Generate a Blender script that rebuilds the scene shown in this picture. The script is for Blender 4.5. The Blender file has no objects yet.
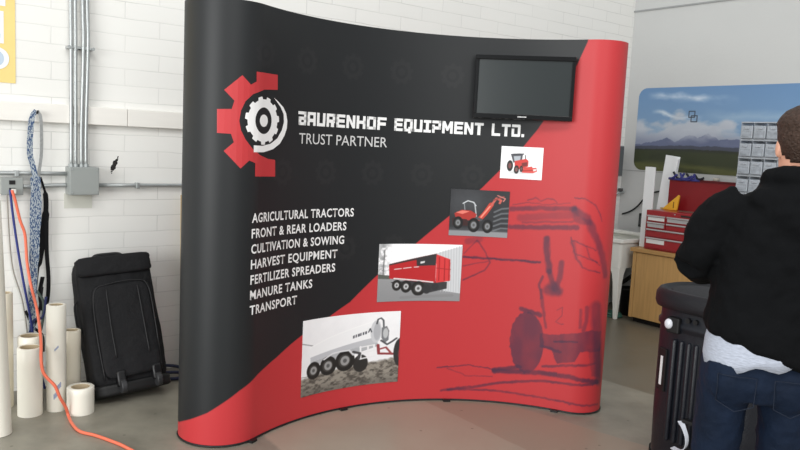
import bpy, bmesh, math, random
import numpy as np
from mathutils import Vector, Matrix, noise
from mathutils.geometry import tessellate_polygon
random.seed(7); rng = np.random.default_rng(7)
R = math.radians; PI = math.pi
sc = bpy.context.scene; COL = sc.collection

# ------------------------------------------------------------------ camera, world, lights, exposure
CAM_F, CAM_PITCH, CAM_ROLL, CAM_H = 746.3, R(6.222), R(2.748), 1.6
cam_d = bpy.data.cameras.new('camera'); cam = bpy.data.objects.new('camera', cam_d); COL.objects.link(cam)
cam_d.sensor_width = 36; cam_d.lens = CAM_F / 800 * 36; cam_d.clip_start = .05
cam.matrix_world = Matrix.Translation((0, 0, CAM_H)) @ (Matrix.Rotation(R(90) - CAM_PITCH, 4, 'X') @ Matrix.Rotation(CAM_ROLL, 4, 'Z'))
sc.camera = cam
sc.view_settings.view_transform = 'Standard'; sc.view_settings.look = 'None'
sc.view_settings.exposure = 0.12; sc.view_settings.gamma = 1; sc.view_settings.use_curve_mapping = False
w = bpy.data.worlds.new('hall_air'); sc.world = w; w.use_nodes = True
w.node_tree.nodes['Background'].inputs[0].default_value = (.92, .97, 1.0, 1); w.node_tree.nodes['Background'].inputs[1].default_value = .46
def area(name, loc, aim, sx, sy, power, col=(1, 1, 1)):
    d = bpy.data.lights.new(name, 'AREA'); d.shape = 'RECTANGLE'; d.size = sx; d.size_y = sy; d.energy = power; d.color = col
    o = bpy.data.objects.new(name, d); COL.objects.link(o); o.location = loc
    o.rotation_euler = (Vector(aim) - Vector(loc)).to_track_quat('-Z', 'Y').to_euler(); return o
area('added_fill_panel', (-5.4, -4.6, 2.4), (-.9, 4.5, 1.1), 5.0, 3.8, 600, (.99, 1, .99))  # added light panel behind the camera, evens out the left wall
area('added_fill_panel', (3.6, -5.6, 2.6), (.2, 4.5, 1.1), 4.0, 3.4, 150, (.99, 1, .99))  # weaker companion panel, also added, to the right of the camera
area('hall_strip_light', (0.2, -.2, 5.6), (-.2, 4.0, 0), 5.0, 1.6, 165, (1, .98, .95))
area('hall_strip_light', (4.2, -1.0, 5.2), (-.8, 4.6, .6), 3.0, 1.6, 40, (1, .98, .95))
area('hall_strip_light', (1.0, 5.6, 5.8), (1.0, 5.8, 0), 2.6, .8, 12, (.97, .99, 1))
# ------------------------------------------------------------------ helpers
def lin(c):
    def f(v):
        v /= 255.0
        return v / 12.92 if v <= .04045 else ((v + .055) / 1.055) ** 2.4
    return tuple(f(v) for v in c)
def mat(name, rgb, rough=.6, spec=.4, metal=0.0, bump=0.0, bscale=60, var=0.0, vscale=8, coat=0.0, trans=0.0, stretch=None):
    m = bpy.data.materials.new(name); m.use_nodes = True; nt = m.node_tree; b = nt.nodes['Principled BSDF']
    b.inputs['Base Color'].default_value = (*lin(rgb), 1); b.inputs['Roughness'].default_value = rough
    b.inputs['Specular IOR Level'].default_value = spec; b.inputs['Metallic'].default_value = metal
    b.inputs['Coat Weight'].default_value = coat; b.inputs['Transmission Weight'].default_value = trans
    if bump or var:
        tc = nt.nodes.new('ShaderNodeTexCoord'); vec = tc.outputs['Object']
        if stretch:
            mp = nt.nodes.new('ShaderNodeMapping'); mp.inputs['Scale'].default_value = stretch; nt.links.new(vec, mp.inputs['Vector']); vec = mp.outputs['Vector']
    if var:
        n = nt.nodes.new('ShaderNodeTexNoise'); n.inputs['Scale'].default_value = vscale; n.inputs['Detail'].default_value = 6; nt.links.new(vec, n.inputs['Vector'])
        r = nt.nodes.new('ShaderNodeValToRGB'); r.color_ramp.elements[0].position = .3; r.color_ramp.elements[1].position = .7
        c = lin(rgb); r.color_ramp.elements[0].color = (*[max(0, v * (1 - var)) for v in c], 1); r.color_ramp.elements[1].color = (*[min(1, v * (1 + var)) for v in c], 1)
        nt.links.new(n.outputs['Fac'], r.inputs['Fac']); nt.links.new(r.outputs['Color'], b.inputs['Base Color'])
    if bump:
        n = nt.nodes.new('ShaderNodeTexNoise'); n.inputs['Scale'].default_value = bscale; n.inputs['Detail'].default_value = 5; nt.links.new(vec, n.inputs['Vector'])
        bp = nt.nodes.new('ShaderNodeBump'); bp.inputs['Strength'].default_value = bump; bp.inputs['Distance'].default_value = .02
        nt.links.new(n.outputs['Fac'], bp.inputs['Height']); nt.links.new(bp.outputs['Normal'], b.inputs['Normal'])
    return m
def mesh_obj(name, me, m, parent=None, loc=None):
    o = bpy.data.objects.new(name, me); COL.objects.link(o)
    for k in (m if isinstance(m, (list, tuple)) else [m]): me.materials.append(k)
    if parent is not None: o.parent = parent
    if loc is not None: o.location = loc
    return o
def obj(name, bm, m, parent=None, loc=None, smooth=False, bev=0, seg=2):
    me = bpy.data.meshes.new(name); bmesh.ops.recalc_face_normals(bm, faces=bm.faces); bm.to_mesh(me); bm.free()
    if smooth: me.shade_smooth()
    o = mesh_obj(name, me, m, parent, loc)
    if bev:
        d = o.modifiers.new('bevel', 'BEVEL'); d.width = bev; d.segments = seg; d.limit_method = 'ANGLE'; d.angle_limit = R(40)
    if smooth and bev: me.set_sharp_from_angle(angle=R(50))
    return o
def thing(name, label, cat, loc=(0, 0, 0), rot=(0, 0, 0), group=None):
    o = bpy.data.objects.new(name, None); COL.objects.link(o); o.location = loc; o.rotation_euler = rot; o.empty_display_size = .1
    o['label'] = label; o['category'] = cat
    if group: o['group'] = group
    return o
def tag(o, label, cat, group=None):
    o['label'] = label; o['category'] = cat
    if group: o['group'] = group
    return o
def struct(o): o['kind'] = 'structure'; return o
def dup(root, label=None):
    r = root.copy(); COL.objects.link(r)
    if label: r['label'] = label
    for ch in list(root.children):
        c = ch.copy(); COL.objects.link(c); c.parent = r
        for g in list(ch.children):
            d = g.copy(); COL.objects.link(d); d.parent = c
    return r
def box(bm, x0, x1, y0, y1, z0, z1, mx=None):
    v = [bm.verts.new((x, y, z)) for x in (x0, x1) for y in (y0, y1) for z in (z0, z1)]
    if mx is not None:
        for q in v: q.co = mx @ q.co
    for f in ((0, 1, 3, 2), (4, 6, 7, 5), (0, 4, 5, 1), (2, 3, 7, 6), (0, 2, 6, 4), (1, 5, 7, 3)): bm.faces.new([v[i] for i in f])
    return bm
def bx(*a, mx=None): return box(bmesh.new(), *a, mx=mx)
def loft(bm, rings, cap=True):
    rs = [[bm.verts.new(p) for p in r] for r in rings]; n = len(rs[0])
    for a, b in zip(rs, rs[1:]):
        for i in range(n): bm.faces.new((a[i], a[(i + 1) % n], b[(i + 1) % n], b[i]))
    if cap: bm.faces.new(rs[0][::-1]); bm.faces.new(rs[-1])
    return bm
def ell(cx, cy, z, rx, ry, n=28, p=2.0):
    o = []
    for k in range(n):
        t = 2 * PI * k / n; c, s = math.cos(t), math.sin(t)
        o.append((cx + rx * math.copysign(abs(c) ** (2 / p), c), cy + ry * math.copysign(abs(s) ** (2 / p), s), z))
    return o
def smooth_path(pts, n=8):
    P = [Vector(p) for p in pts]; P = [2 * P[0] - P[1]] + P + [2 * P[-1] - P[-2]]; out = []
    for i in range(1, len(P) - 2):
        a, b, c, d = P[i - 1:i + 3]
        for k in range(n):
            t = k / n
            out.append(.5 * ((2 * b) + (c - a) * t + (2 * a - 5 * b + 4 * c - d) * t * t + (3 * b - a - 3 * c + d) * t ** 3))
    out.append(P[-2]); return out
def tube(bm, pts, rad, n=10, cap=True):
    P = [Vector(p) for p in pts]; rings = []; up = None
    rad = rad if isinstance(rad, (list, tuple)) else [rad] * len(P)
    for i, p in enumerate(P):
        t = (P[min(i + 1, len(P) - 1)] - P[max(i - 1, 0)]).normalized()
        if up is None: up = t.orthogonal().normalized()
        up = (up - t * up.dot(t)).normalized(); s = t.cross(up)
        rings.append([p + rad[i] * (math.cos(2 * PI * k / n) * up + math.sin(2 * PI * k / n) * s) for k in range(n)])
    return loft(bm, rings, cap)
def ribbon(bm, pts, width, side, th=.004):
    """flat strap along pts; side = direction of its width"""
    P = [Vector(p) for p in pts]; rings = []
    ws = width if isinstance(width, (list, tuple)) else [width] * len(P)
    ss = side if isinstance(side, list) else [side] * len(P)
    for i, p in enumerate(P):
        t = (P[min(i + 1, len(P) - 1)] - P[max(i - 1, 0)]).normalized(); s = Vector(ss[i]); s = (s - t * s.dot(t)).normalized(); nn = t.cross(s)
        h = ws[i] / 2
        rings.append([p + s * h + nn * th / 2, p - s * h + nn * th / 2, p - s * h - nn * th / 2, p + s * h - nn * th / 2])
    return loft(bm, rings)
def lathe(bm, prof, n=32, c=(0, 0), closed=False):
    rings = [[(c[0] + r * math.cos(2 * PI * k / n), c[1] + r * math.sin(2 * PI * k / n), z) for k in range(n)] for r, z in prof]
    if closed: rings.append(rings[0])
    loft(bm, rings, cap=not closed)
    if closed: bmesh.ops.remove_doubles(bm, verts=bm.verts, dist=1e-6)
    return bm
def cyl(bm, a, b, r, n=16): return tube(bm, [a, b], r, n)
def sphere(bm, c, r, seg=16, rot=None):
    mx = Matrix.Translation(c) @ (rot or Matrix()) @ Matrix.Diagonal((*(r if isinstance(r, (tuple, list)) else (r, r, r)), 1))
    bmesh.ops.create_uvsphere(bm, u_segments=seg, v_segments=seg // 2 + 2, radius=1, matrix=mx); return bm
# --- picture drawing on a coloured grid (printed graphics and photographs)
def in_poly(X, Y, poly):
    ins = np.zeros(X.shape, bool); n = len(poly)
    for i in range(n):
        x0, y0 = poly[i]; x1, y1 = poly[(i + 1) % n]
        if y0 == y1: continue
        c = ((y0 > Y) != (y1 > Y)) & (X < (x1 - x0) * (Y - y0) / (y1 - y0) + x0); ins ^= c
    return ins
class Canvas:
    def __init__(s, X, Y, px, bg):
        s.X, s.Y, s.px = X, Y, px; s.C = np.zeros(X.shape + (3,)) + np.array(bg, float)
    def mix(s, a, c):
        a = np.clip(a, 0, 1)[..., None]; s.C = s.C * (1 - a) + np.array(c, float) * a
    def poly(s, P, c, a=1.0):
        acc = 0
        for dx in (-.33, 0, .33):
            for dy in (-.33, 0, .33): acc = acc + in_poly(s.X + dx * s.px, s.Y + dy * s.px, P)
        s.mix(acc / 9.0 * a, c)
    def ell(s, cx, cy, rx, ry, c, a=1.0, soft=None):
        d = np.hypot((s.X - cx) / rx, (s.Y - cy) / ry); k = soft or s.px / min(rx, ry)
        s.mix(np.clip((1 - d) / k + .5, 0, 1) * a, c)
    def line(s, P, wd, c, a=1.0, soft=None):
        D = np.full(s.X.shape, 1e9)
        for (x0, y0), (x1, y1) in zip(P, P[1:]):
            vx, vy = x1 - x0, y1 - y0; t = np.clip(((s.X - x0) * vx + (s.Y - y0) * vy) / (vx * vx + vy * vy + 1e-12), 0, 1)
            D = np.minimum(D, np.hypot(s.X - x0 - t * vx, s.Y - y0 - t * vy))
        s.mix(np.clip((wd / 2 - D) / (soft or s.px) + .5, 0, 1) * a, c)
def blur_noise(shape, cells, seed):
    g = np.random.default_rng(seed).random((cells[0] + 2, cells[1] + 2))
    y = np.linspace(0, cells[0], shape[0]); x = np.linspace(0, cells[1], shape[1])
    yi, xi = y.astype(int), x.astype(int); fy, fx = (y - yi)[:, None], (x - xi)[None]
    fy = fy * fy * (3 - 2 * fy); fx = fx * fx * (3 - 2 * fx)
    return (g[yi][:, xi] * (1 - fy) * (1 - fx) + g[yi + 1][:, xi] * fy * (1 - fx) + g[yi][:, xi + 1] * (1 - fy) * fx + g[yi + 1][:, xi + 1] * fy * fx)
def fbm(shape, cells, seed, oct=4):
    o = 0; a = 1; t = 0
    for k in range(oct): o = o + a * blur_noise(shape, (cells[0] * 2 ** k, cells[1] * 2 ** k), seed + k); t += a; a *= .5
    return o / t
def srgb_lin(C):
    C = np.clip(C / 255.0, 0, 1); return np.where(C <= .04045, C / 12.92, ((C + .055) / 1.055) ** 2.4)
def grid_mesh(name, P, C, m, parent=None, thick=0.0):
    """P (nz, nu, 3) points, C (nz, nu, 3) sRGB colours printed on the sheet"""
    nz, nu = P.shape[:2]; idx = np.arange(nz * nu).reshape(nz, nu)
    F = np.stack([idx[:-1, :-1], idx[:-1, 1:], idx[1:, 1:], idx[1:, :-1]], -1).reshape(-1, 4)
    me = bpy.data.meshes.new(name); me.from_pydata(P.reshape(-1, 3).tolist(), [], F.tolist())
    at = me.color_attributes.new('print', 'FLOAT_COLOR', 'POINT')
    at.data.foreach_set('color', np.concatenate([srgb_lin(C.reshape(-1, 3)), np.ones((nz * nu, 1))], 1).ravel().astype(np.float32))
    me.shade_smooth(); o = mesh_obj(name, me, m, parent)
    if thick: d = o.modifiers.new('sheet', 'SOLIDIFY'); d.thickness = thick; d.offset = -1; e = o.modifiers.new('crisp_rim', 'EDGE_SPLIT'); e.split_angle = R(35)
    return o
def print_mat(name, rough, spec, coat=0.0):
    m = mat(name, (128, 128, 128), rough, spec, coat=coat); nt = m.node_tree; a = nt.nodes.new('ShaderNodeAttribute'); a.attribute_name = 'print'
    nt.links.new(a.outputs['Color'], nt.nodes['Principled BSDF'].inputs['Base Color']); return m
# ------------------------------------------------------------------ the room: two block walls meeting in a corner behind the display
YAW = R(52.08)
Bv = Vector((math.sin(YAW), math.cos(YAW), 0)); Nv = Vector((math.cos(YAW), -math.sin(YAW), 0))   # along the left wall, out of it
PB = -4.855 * Nv; CORNER = Vector((2.332, 7.971, 0)); ROT_L = math.atan2(Bv.y, Bv.x); ROT_R = math.atan2(Nv.y, Nv.x)
def WL(al, z, off=0.0): return PB + Bv * al + Nv * off + Vector((0, 0, z))          # left wall
def WR(s, z, off=0.0): return CORNER + Nv * s - Bv * off + Vector((0, 0, z))        # right wall
def block_wall(name, x0, x1, h, rgb, off_x, off_z, strength):
    m = mat(name + '_paint', rgb, .55, .35); nt = m.node_tree; b = nt.nodes['Principled BSDF']
    tc = nt.nodes.new('ShaderNodeTexCoord'); sx = nt.nodes.new('ShaderNodeSeparateXYZ'); nt.links.new(tc.outputs['Object'], sx.inputs[0])
    cb = nt.nodes.new('ShaderNodeCombineXYZ'); nt.links.new(sx.outputs['X'], cb.inputs['X']); nt.links.new(sx.outputs['Z'], cb.inputs['Y'])
    mp = nt.nodes.new('ShaderNodeMapping'); mp.inputs['Location'].default_value = (-off_x, -off_z, 0); nt.links.new(cb.outputs[0], mp.inputs['Vector'])
    # slight waviness so the painted-over joints are not ruler straight
    nz = nt.nodes.new('ShaderNodeTexNoise'); nz.inputs['Scale'].default_value = 5; nt.links.new(mp.outputs[0], nz.inputs['Vector'])
    mx = nt.nodes.new('ShaderNodeMix'); mx.data_type = 'VECTOR'; mx.inputs[0].default_value = .012; nt.links.new(mp.outputs[0], mx.inputs[4]); nt.links.new(nz.outputs['Color'], mx.inputs[5])
    br = nt.nodes.new('ShaderNodeTexBrick'); br.inputs['Scale'].default_value = 1; br.inputs['Brick Width'].default_value = .427; br.inputs['Row Height'].default_value = .1022
    br.inputs['Mortar Size'].default_value = .0028; br.inputs['Mortar Smooth'].default_value = .55; br.offset = .5
    c = lin(rgb); br.inputs['Color1'].default_value = (*c, 1); br.inputs['Color2'].default_value = (*[v * .975 for v in c], 1)
    nt.links.new(mx.outputs[1], br.inputs['Vector'])
    n2 = nt.nodes.new('ShaderNodeTexNoise'); n2.inputs['Scale'].default_value = 2.2; n2.inputs['Detail'].default_value = 5; nt.links.new(cb.outputs[0], n2.inputs['Vector'])
    r2 = nt.nodes.new('ShaderNodeMapRange'); r2.inputs['From Min'].default_value = .3; r2.inputs['From Max'].default_value = .7; r2.inputs['To Min'].default_value = 1 - strength; r2.inputs['To Max'].default_value = .93
    nt.links.new(n2.outputs['Fac'], r2.inputs['Value'])
    mc = nt.nodes.new('ShaderNodeCombineColor')
    for i in range(3):
        mm = nt.nodes.new('ShaderNodeMath'); mm.operation = 'MULTIPLY'; mm.inputs[1].default_value = c[i]; nt.links.new(r2.outputs[0], mm.inputs[0]); nt.links.new(mm.outputs[0], mc.inputs[i])
    nt.links.new(mc.outputs[0], br.inputs['Mortar']); nt.links.new(br.outputs['Color'], b.inputs['Base Color'])
    bp = nt.nodes.new('ShaderNodeBump'); bp.invert = True; bp.inputs['Strength'].default_value = .35; bp.inputs['Distance'].default_value = .004
    nt.links.new(br.outputs['Fac'], bp.inputs['Height'])
    n3 = nt.nodes.new('ShaderNodeTexNoise'); n3.inputs['Scale'].default_value = 45; nt.links.new(tc.outputs['Object'], n3.inputs['Vector'])
    b2 = nt.nodes.new('ShaderNodeBump'); b2.inputs['Strength'].default_value = .12; b2.inputs['Distance'].default_value = .006
    nt.links.new(n3.outputs['Fac'], b2.inputs['Height']); nt.links.new(bp.outputs[0], b2.inputs['Normal']); nt.links.new(b2.outputs[0], b.inputs['Normal'])
    return m
LEN = (CORNER - PB).dot(Bv)
WALL_M = block_wall('wall_left', 0, 1, 1, (236, 235, 231), 1.70 - .427 * 10, 1.112 - .1022 * 41, .30)
o = struct(obj('wall_left', bx(-3.2, LEN, 0, .2, 0, 6), WALL_M, loc=PB)); o.rotation_euler.z = ROT_L
m = mat('right_wall_paint', (192, 193, 192), .6, .3, bump=.08, bscale=30, var=.012, vscale=2)
o = struct(obj('wall_right', bx(-.2, 7, 0, .2, 0, 6), m, loc=CORNER)); o.rotation_euler.z = ROT_R
struct(obj('trim_1', bx(.0, 7, -.012, 0, 3.07, 3.085), mat('joint_grey', (150, 152, 152), .7), loc=CORNER)).rotation_euler.z = ROT_R
struct(obj('trim_2', bx(.0, .55, -.003, 0, 1.432, 1.438), bpy.data.materials['joint_grey'], loc=CORNER)).rotation_euler.z = ROT_R
LEDGE_M = mat('ledger_paint', (236, 233, 227), .5, .35, var=.015, vscale=6, stretch=(1, 1, 6))
for i, (a, b_) in enumerate(((-3.2, 1.5365), (1.5395, 5.4))):
    o = struct(obj('trim_%d' % (i + 3), bx(a, b_, -.04, 0, 1.625, 1.735), LEDGE_M, loc=PB, bev=.004)); o.rotation_euler.z = ROT_L
# floor
m = mat('concrete_floor', (128, 124, 114), .42, .4); nt = m.node_tree; b = nt.nodes['Principled BSDF']
tc = nt.nodes.new('ShaderNodeTexCoord'); sx = nt.nodes.new('ShaderNodeSeparateXYZ'); nt.links.new(tc.outputs['Object'], sx.inputs[0])
def mth(op, a, b_=None, clamp=False):
    n = nt.nodes.new('ShaderNodeMath'); n.operation = op; n.use_clamp = clamp
    for i, v in enumerate((a, b_)):
        if v is None: continue
        if isinstance(v, (int, float)): n.inputs[i].default_value = v
        else: nt.links.new(v, n.inputs[i])
    return n.outputs[0]
nw = nt.nodes.new('ShaderNodeTexNoise'); nw.inputs['Scale'].default_value = 3.5; nw.inputs['Detail'].default_value = 8; nw.inputs['Roughness'].default_value = .65; nt.links.new(tc.outputs['Object'], nw.inputs['Vector'])
def half(p, q, soft=.012):
    """1 on the left of p->q, 0 on its right, with a noise-broken edge"""
    dx, dy = q[0] - p[0], q[1] - p[1]; L = math.hypot(dx, dy); a, c = -dy / L, dx / L
    v = mth('ADD', mth('MULTIPLY', sx.outputs[0], a), mth('MULTIPLY', sx.outputs[1], c)); v = mth('ADD', v, -(a * p[0] + c * p[1]))
    v = mth('ADD', v, mth('MULTIPLY', mth('SUBTRACT', nw.outputs['Fac'], .5), .05))
    return mth('ADD', mth('DIVIDE', v, soft), .5, True)
def mixc(f, a, c):
    n = nt.nodes.new('ShaderNodeMix'); n.data_type = 'RGBA'; nt.links.new(f, n.inputs[0])
    for i, v in ((6, a), (7, c)):
        if isinstance(v, tuple): n.inputs[i].default_value = (*lin(v), 1)
        else: nt.links.new(v, n.inputs[i])
    return n.outputs[2]
rp = nt.nodes.new('ShaderNodeValToRGB'); e = rp.color_ramp.elements; e[0].position = .3; e[1].position = .72
e[0].color = (*lin((120, 116, 105)), 1); e[1].color = (*lin((150, 145, 132)), 1); nt.links.new(nw.outputs['Fac'], rp.inputs['Fac'])
base = rp.outputs['Color']
band = mth('MULTIPLY', half((.356, 4.355), (.738, 3.853)), mth('SUBTRACT', 1.0, half((.894, 4.427), (1.402, 3.999))))
slab = mth('MULTIPLY', half((-.783, 4.016), (-.584, 3.736), .02), mth('SUBTRACT', 1.0, half((.894, 4.427), (1.402, 3.999))))
base = mixc(mth('MULTIPLY', slab, .7), base, (166, 152, 136))
base = mixc(mth('MULTIPLY', band, .6), base, (140, 123, 108))
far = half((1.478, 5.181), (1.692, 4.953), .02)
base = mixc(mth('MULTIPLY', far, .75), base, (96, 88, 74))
# scattered paint flecks and dark spots on the concrete
vo = nt.nodes.new('ShaderNodeTexVoronoi'); vo.inputs['Scale'].default_value = 3.1; nt.links.new(tc.outputs['Object'], vo.inputs['Vector'])
base = mixc(mth('MULTIPLY', mth('LESS_THAN', vo.outputs['Distance'], .028), .6), base, (196, 192, 184))
vo = nt.nodes.new('ShaderNodeTexVoronoi'); vo.inputs['Scale'].default_value = 2.3; vo.voronoi_dimensions = '2D'; nt.links.new(tc.outputs['Object'], vo.inputs['Vector'])
base = mixc(mth('MULTIPLY', mth('LESS_THAN', vo.outputs['Distance'], .018), .5), base, (70, 64, 58))
nt.links.new(base, b.inputs['Base Color'])
rr_ = nt.nodes.new('ShaderNodeMapRange'); rr_.inputs['To Min'].default_value = .28; rr_.inputs['To Max'].default_value = .5; nt.links.new(nw.outputs['Fac'], rr_.inputs['Value']); nt.links.new(rr_.outputs[0], b.inputs['Roughness'])
struct(obj('floor', bx(-7, 9, -5, 11, -.1, 0), m))
# printed design of the display in metres: along the curved face from its left seam, and height
BOUND = [(-0.487, 0.085), (-0.359, 0.14), (-0.266, 0.186), (-0.187, 0.24), (-0.105, 0.294), (0.026, 0.355), (0.181, 0.412), (0.28, 0.459), (0.362, 0.496), (0.534, 0.565), (0.705, 0.654), (0.883, 0.808), (1.026, 0.915), (1.15, 1.02), (1.319, 1.166), (1.513, 1.347), (1.622, 1.468), (1.757, 1.621), (1.829, 1.72), (1.871, 1.788), (1.951, 1.921), (2.007, 2.045), (2.037, 2.109), (2.091, 2.247)]
GEAR_RED = [(0.117, 1.922), (-0.05, 1.921), (-0.048, 1.873), (-0.082, 1.854), (-0.129, 1.896), (-0.215, 1.819), (-0.165, 1.77), (-0.177, 1.729), (-0.247, 1.725), (-0.245, 1.609), (-0.178, 1.608), (-0.163, 1.567), (-0.211, 1.523), (-0.127, 1.439), (-0.081, 1.48), (-0.043, 1.467), (-0.042, 1.4), (0.12, 1.397), (0.116, 1.484), (0.057, 1.489), (-0.011, 1.508), (-0.062, 1.538), (-0.104, 1.583), (-0.129, 1.627), (-0.139, 1.673), (-0.131, 1.725), (-0.109, 1.772), (-0.068, 1.809), (0.011, 1.838), (0.12, 1.846)]
ARC = [(0.092, 1.804), (0.13, 1.785), (0.169, 1.76), (0.193, 1.729), (0.203, 1.69), (0.201, 1.651), (0.184, 1.612), (0.15, 1.569), (0.098, 1.54), (0.021, 1.523), (-0.055, 1.522), (-0.056, 1.556), (0.009, 1.555), (0.075, 1.567), (0.128, 1.596), (0.162, 1.639), (0.177, 1.682), (0.173, 1.723), (0.148, 1.759)]
TYRE = [(-0.002, 1.68), (0.147, 1.687), (0.004, 1.566), (0.072, 1.683), (0.001, 1.616), (0.034, 1.682), (-0.0, 1.653)]
STROKES = [(4.5, 0.5, [(1.705, 1.234), (1.878, 1.251), (2.087, 1.261)]), (4.5, 0.5, [(1.705, 1.123), (1.886, 1.132), (2.11, 1.151)]), (7, 0.25, [(1.762, 1.182), (1.926, 1.206), (2.075, 1.224)]), (2, 0.3, [(1.778, 1.155), (2.078, 1.182)]), (1.2, 0.45, [(1.8, 1.292), (1.844, 1.31), (1.875, 1.291), (1.919, 1.312), (1.956, 1.311), (1.98, 1.292)]), (1, 0.35, [(1.711, 1.259), (1.801, 1.28), (1.906, 1.274), (2.055, 1.294)]), (7, 0.45, [(2.087, 1.258), (2.164, 1.208), (2.225, 1.099), (2.278, 0.993), (2.319, 0.869)]), (1.2, 0.5, [(2.082, 1.329), (2.156, 1.323), (2.202, 1.293), (2.238, 1.234), (2.255, 1.197)]), (6, 0.35, [(2.087, 1.255), (2.099, 1.196), (2.181, 1.187)]), (2.2, 0.75, [(1.431, 0.922), (1.671, 0.918), (1.9, 0.919)]), (1.5, 0.5, [(1.51, 1.031), (1.557, 0.971), (1.596, 0.894), (1.568, 0.846), (1.432, 0.773)]), (1.2, 0.4, [(1.51, 1.031), (1.43, 0.941)]), (1.2, 0.4, [(1.427, 0.863), (1.58, 0.901)]), (6, 0.3, [(1.449, 1.02), (1.526, 1.039)]), (6, 0.65, [(1.93, 1.065), (1.938, 0.983), (1.961, 0.869)]), (5, 0.6, [(1.961, 0.869), (1.999, 0.765)]), (5, 0.5, [(2.028, 0.927), (2.027, 0.838), (2.005, 0.758)]), (10, 0.5, [(1.986, 0.779), (2.01, 0.758)]), (2.5, 0.6, [(1.924, 0.834), (1.902, 0.778), (1.923, 0.699)]), (1.3, 0.5, [(2.077, 1.088), (2.107, 0.984), (2.157, 0.913), (2.269, 0.883)]), (1.3, 0.5, [(2.083, 1.073), (2.231, 1.023)]), (1.3, 0.45, [(2.114, 0.993), (2.249, 0.948)]), (4, 0.3, [(2.087, 1.058), (2.116, 0.97)]), (1.2, 0.4, [(2.169, 1.043), (2.196, 0.977), (2.265, 0.932)]), (3, 0.5, [(1.919, 0.748), (1.934, 0.659), (1.961, 0.518)]), (4.5, 0.65, [(1.804, 0.619), (1.858, 0.608), (1.921, 0.589)]), (12, 0.45, [(2.26, 0.673), (2.293, 0.456), (2.335, 0.213)]), (4, 0.45, [(2.204, 0.673), (2.202, 0.584), (2.188, 0.53)]), (3, 0.4, [(2.166, 0.653), (2.17, 0.546)]), (1, 0.4, [(2.024, 0.634), (2.057, 0.657), (2.053, 0.602), (2.02, 0.562), (2.065, 0.55)]), (10, 0.5, [(1.963, 0.753), (2.016, 0.75)]), (2.5, 0.5, [(1.96, 0.271), (2.118, 0.302), (2.283, 0.321)]), (4, 0.6, [(1.659, 0.215), (1.819, 0.25)]), (4.5, 0.65, [(1.66, 0.206), (1.946, 0.228), (2.123, 0.233), (2.324, 0.201)]), (1.3, 0.6, [(1.303, 0.215), (1.513, 0.236), (1.659, 0.217)]), (2.6, 0.55, [(1.339, 0.068), (1.539, 0.096), (1.718, 0.138), (1.984, 0.182), (2.325, 0.193)]), (2.2, 0.5, [(1.376, 0.07), (1.631, 0.082), (1.884, 0.074), (2.081, 0.07), (2.346, 0.054)]), (1.2, 0.35, [(1.368, 0.212), (1.499, 0.164), (1.653, 0.17)]), (2, 0.75, [(2.02, 0.438), (2.159, 0.456)]), (3, 0.5, [(1.952, 0.398), (2.06, 0.377)])]
BLOBS = [(0.62, [(1.955, 0.422), (1.956, 0.397), (1.955, 0.373), (1.953, 0.349), (1.948, 0.326), (1.942, 0.304), (1.935, 0.284), (1.926, 0.266), (1.915, 0.251), (1.904, 0.238), (1.892, 0.229), (1.88, 0.213), (1.866, 0.219), (1.852, 0.209), (1.839, 0.222), (1.824, 0.219), (1.812, 0.238), (1.798, 0.243), (1.789, 0.266), (1.775, 0.278), (1.77, 0.304), (1.758, 0.322), (1.757, 0.349), (1.748, 0.372), (1.75, 0.398), (1.744, 0.424), (1.751, 0.448), (1.749, 0.475), (1.758, 0.495), (1.76, 0.522), (1.772, 0.536), (1.777, 0.56), (1.791, 0.568), (1.8, 0.589), (1.815, 0.589), (1.826, 0.605), (1.841, 0.598), (1.854, 0.608), (1.868, 0.595), (1.881, 0.588), (1.893, 0.579), (1.905, 0.566), (1.917, 0.551), (1.927, 0.534), (1.935, 0.514), (1.943, 0.493), (1.949, 0.47), (1.953, 0.446)]), (0.55, [(1.929, 0.477), (2.034, 0.482), (2.243, 0.531), (2.318, 0.516), (2.329, 0.397), (2.181, 0.395), (2.151, 0.328), (2.047, 0.302), (2.006, 0.378), (1.934, 0.395)]), (0.3, [(2.223, 0.423), (2.326, 0.415), (2.348, 0.229), (2.268, 0.241)])]
# ------------------------------------------------------------------ pop-up display: three curved panels and two rolled end caps
DC = Vector((.487, 3.244, 0)); DR = 1.335; AL, AR = R(155), R(64); RL, RR_ = .22, .17; UM = DR * (AL - AR); DTOP, DBOT = 2.256, .014
CLc = DC + (DR + RL) * Vector((math.cos(AL), math.sin(AL), 0)); CRc = DC + (DR + RR_) * Vector((math.cos(AR), math.sin(AR), 0))
def face(u, off=0.0):
    """arrays: xy of the display face at arc length u, off metres in front of it (relative to DC)"""
    u = np.asarray(u, float); a = AL - u / DR
    x, y = (DR - off) * np.cos(a), (DR - off) * np.sin(a)
    p = AL - PI + u / RL; l = u < 0
    x = np.where(l, CLc.x - DC.x + (RL + off) * np.cos(p), x); y = np.where(l, CLc.y - DC.y + (RL + off) * np.sin(p), y)
    p = AR + PI + (u - UM) / RR_; r = u > UM
    x = np.where(r, CRc.x - DC.x + (RR_ + off) * np.cos(p), x); y = np.where(r, CRc.y - DC.y + (RR_ + off) * np.sin(p), y)
    return x, y
BLACK, RED, INK = (30, 32, 34), (188, 54, 58), (78, 42, 64)
bu, bz = [p[0] for p in BOUND], [p[1] for p in BOUND]
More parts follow.
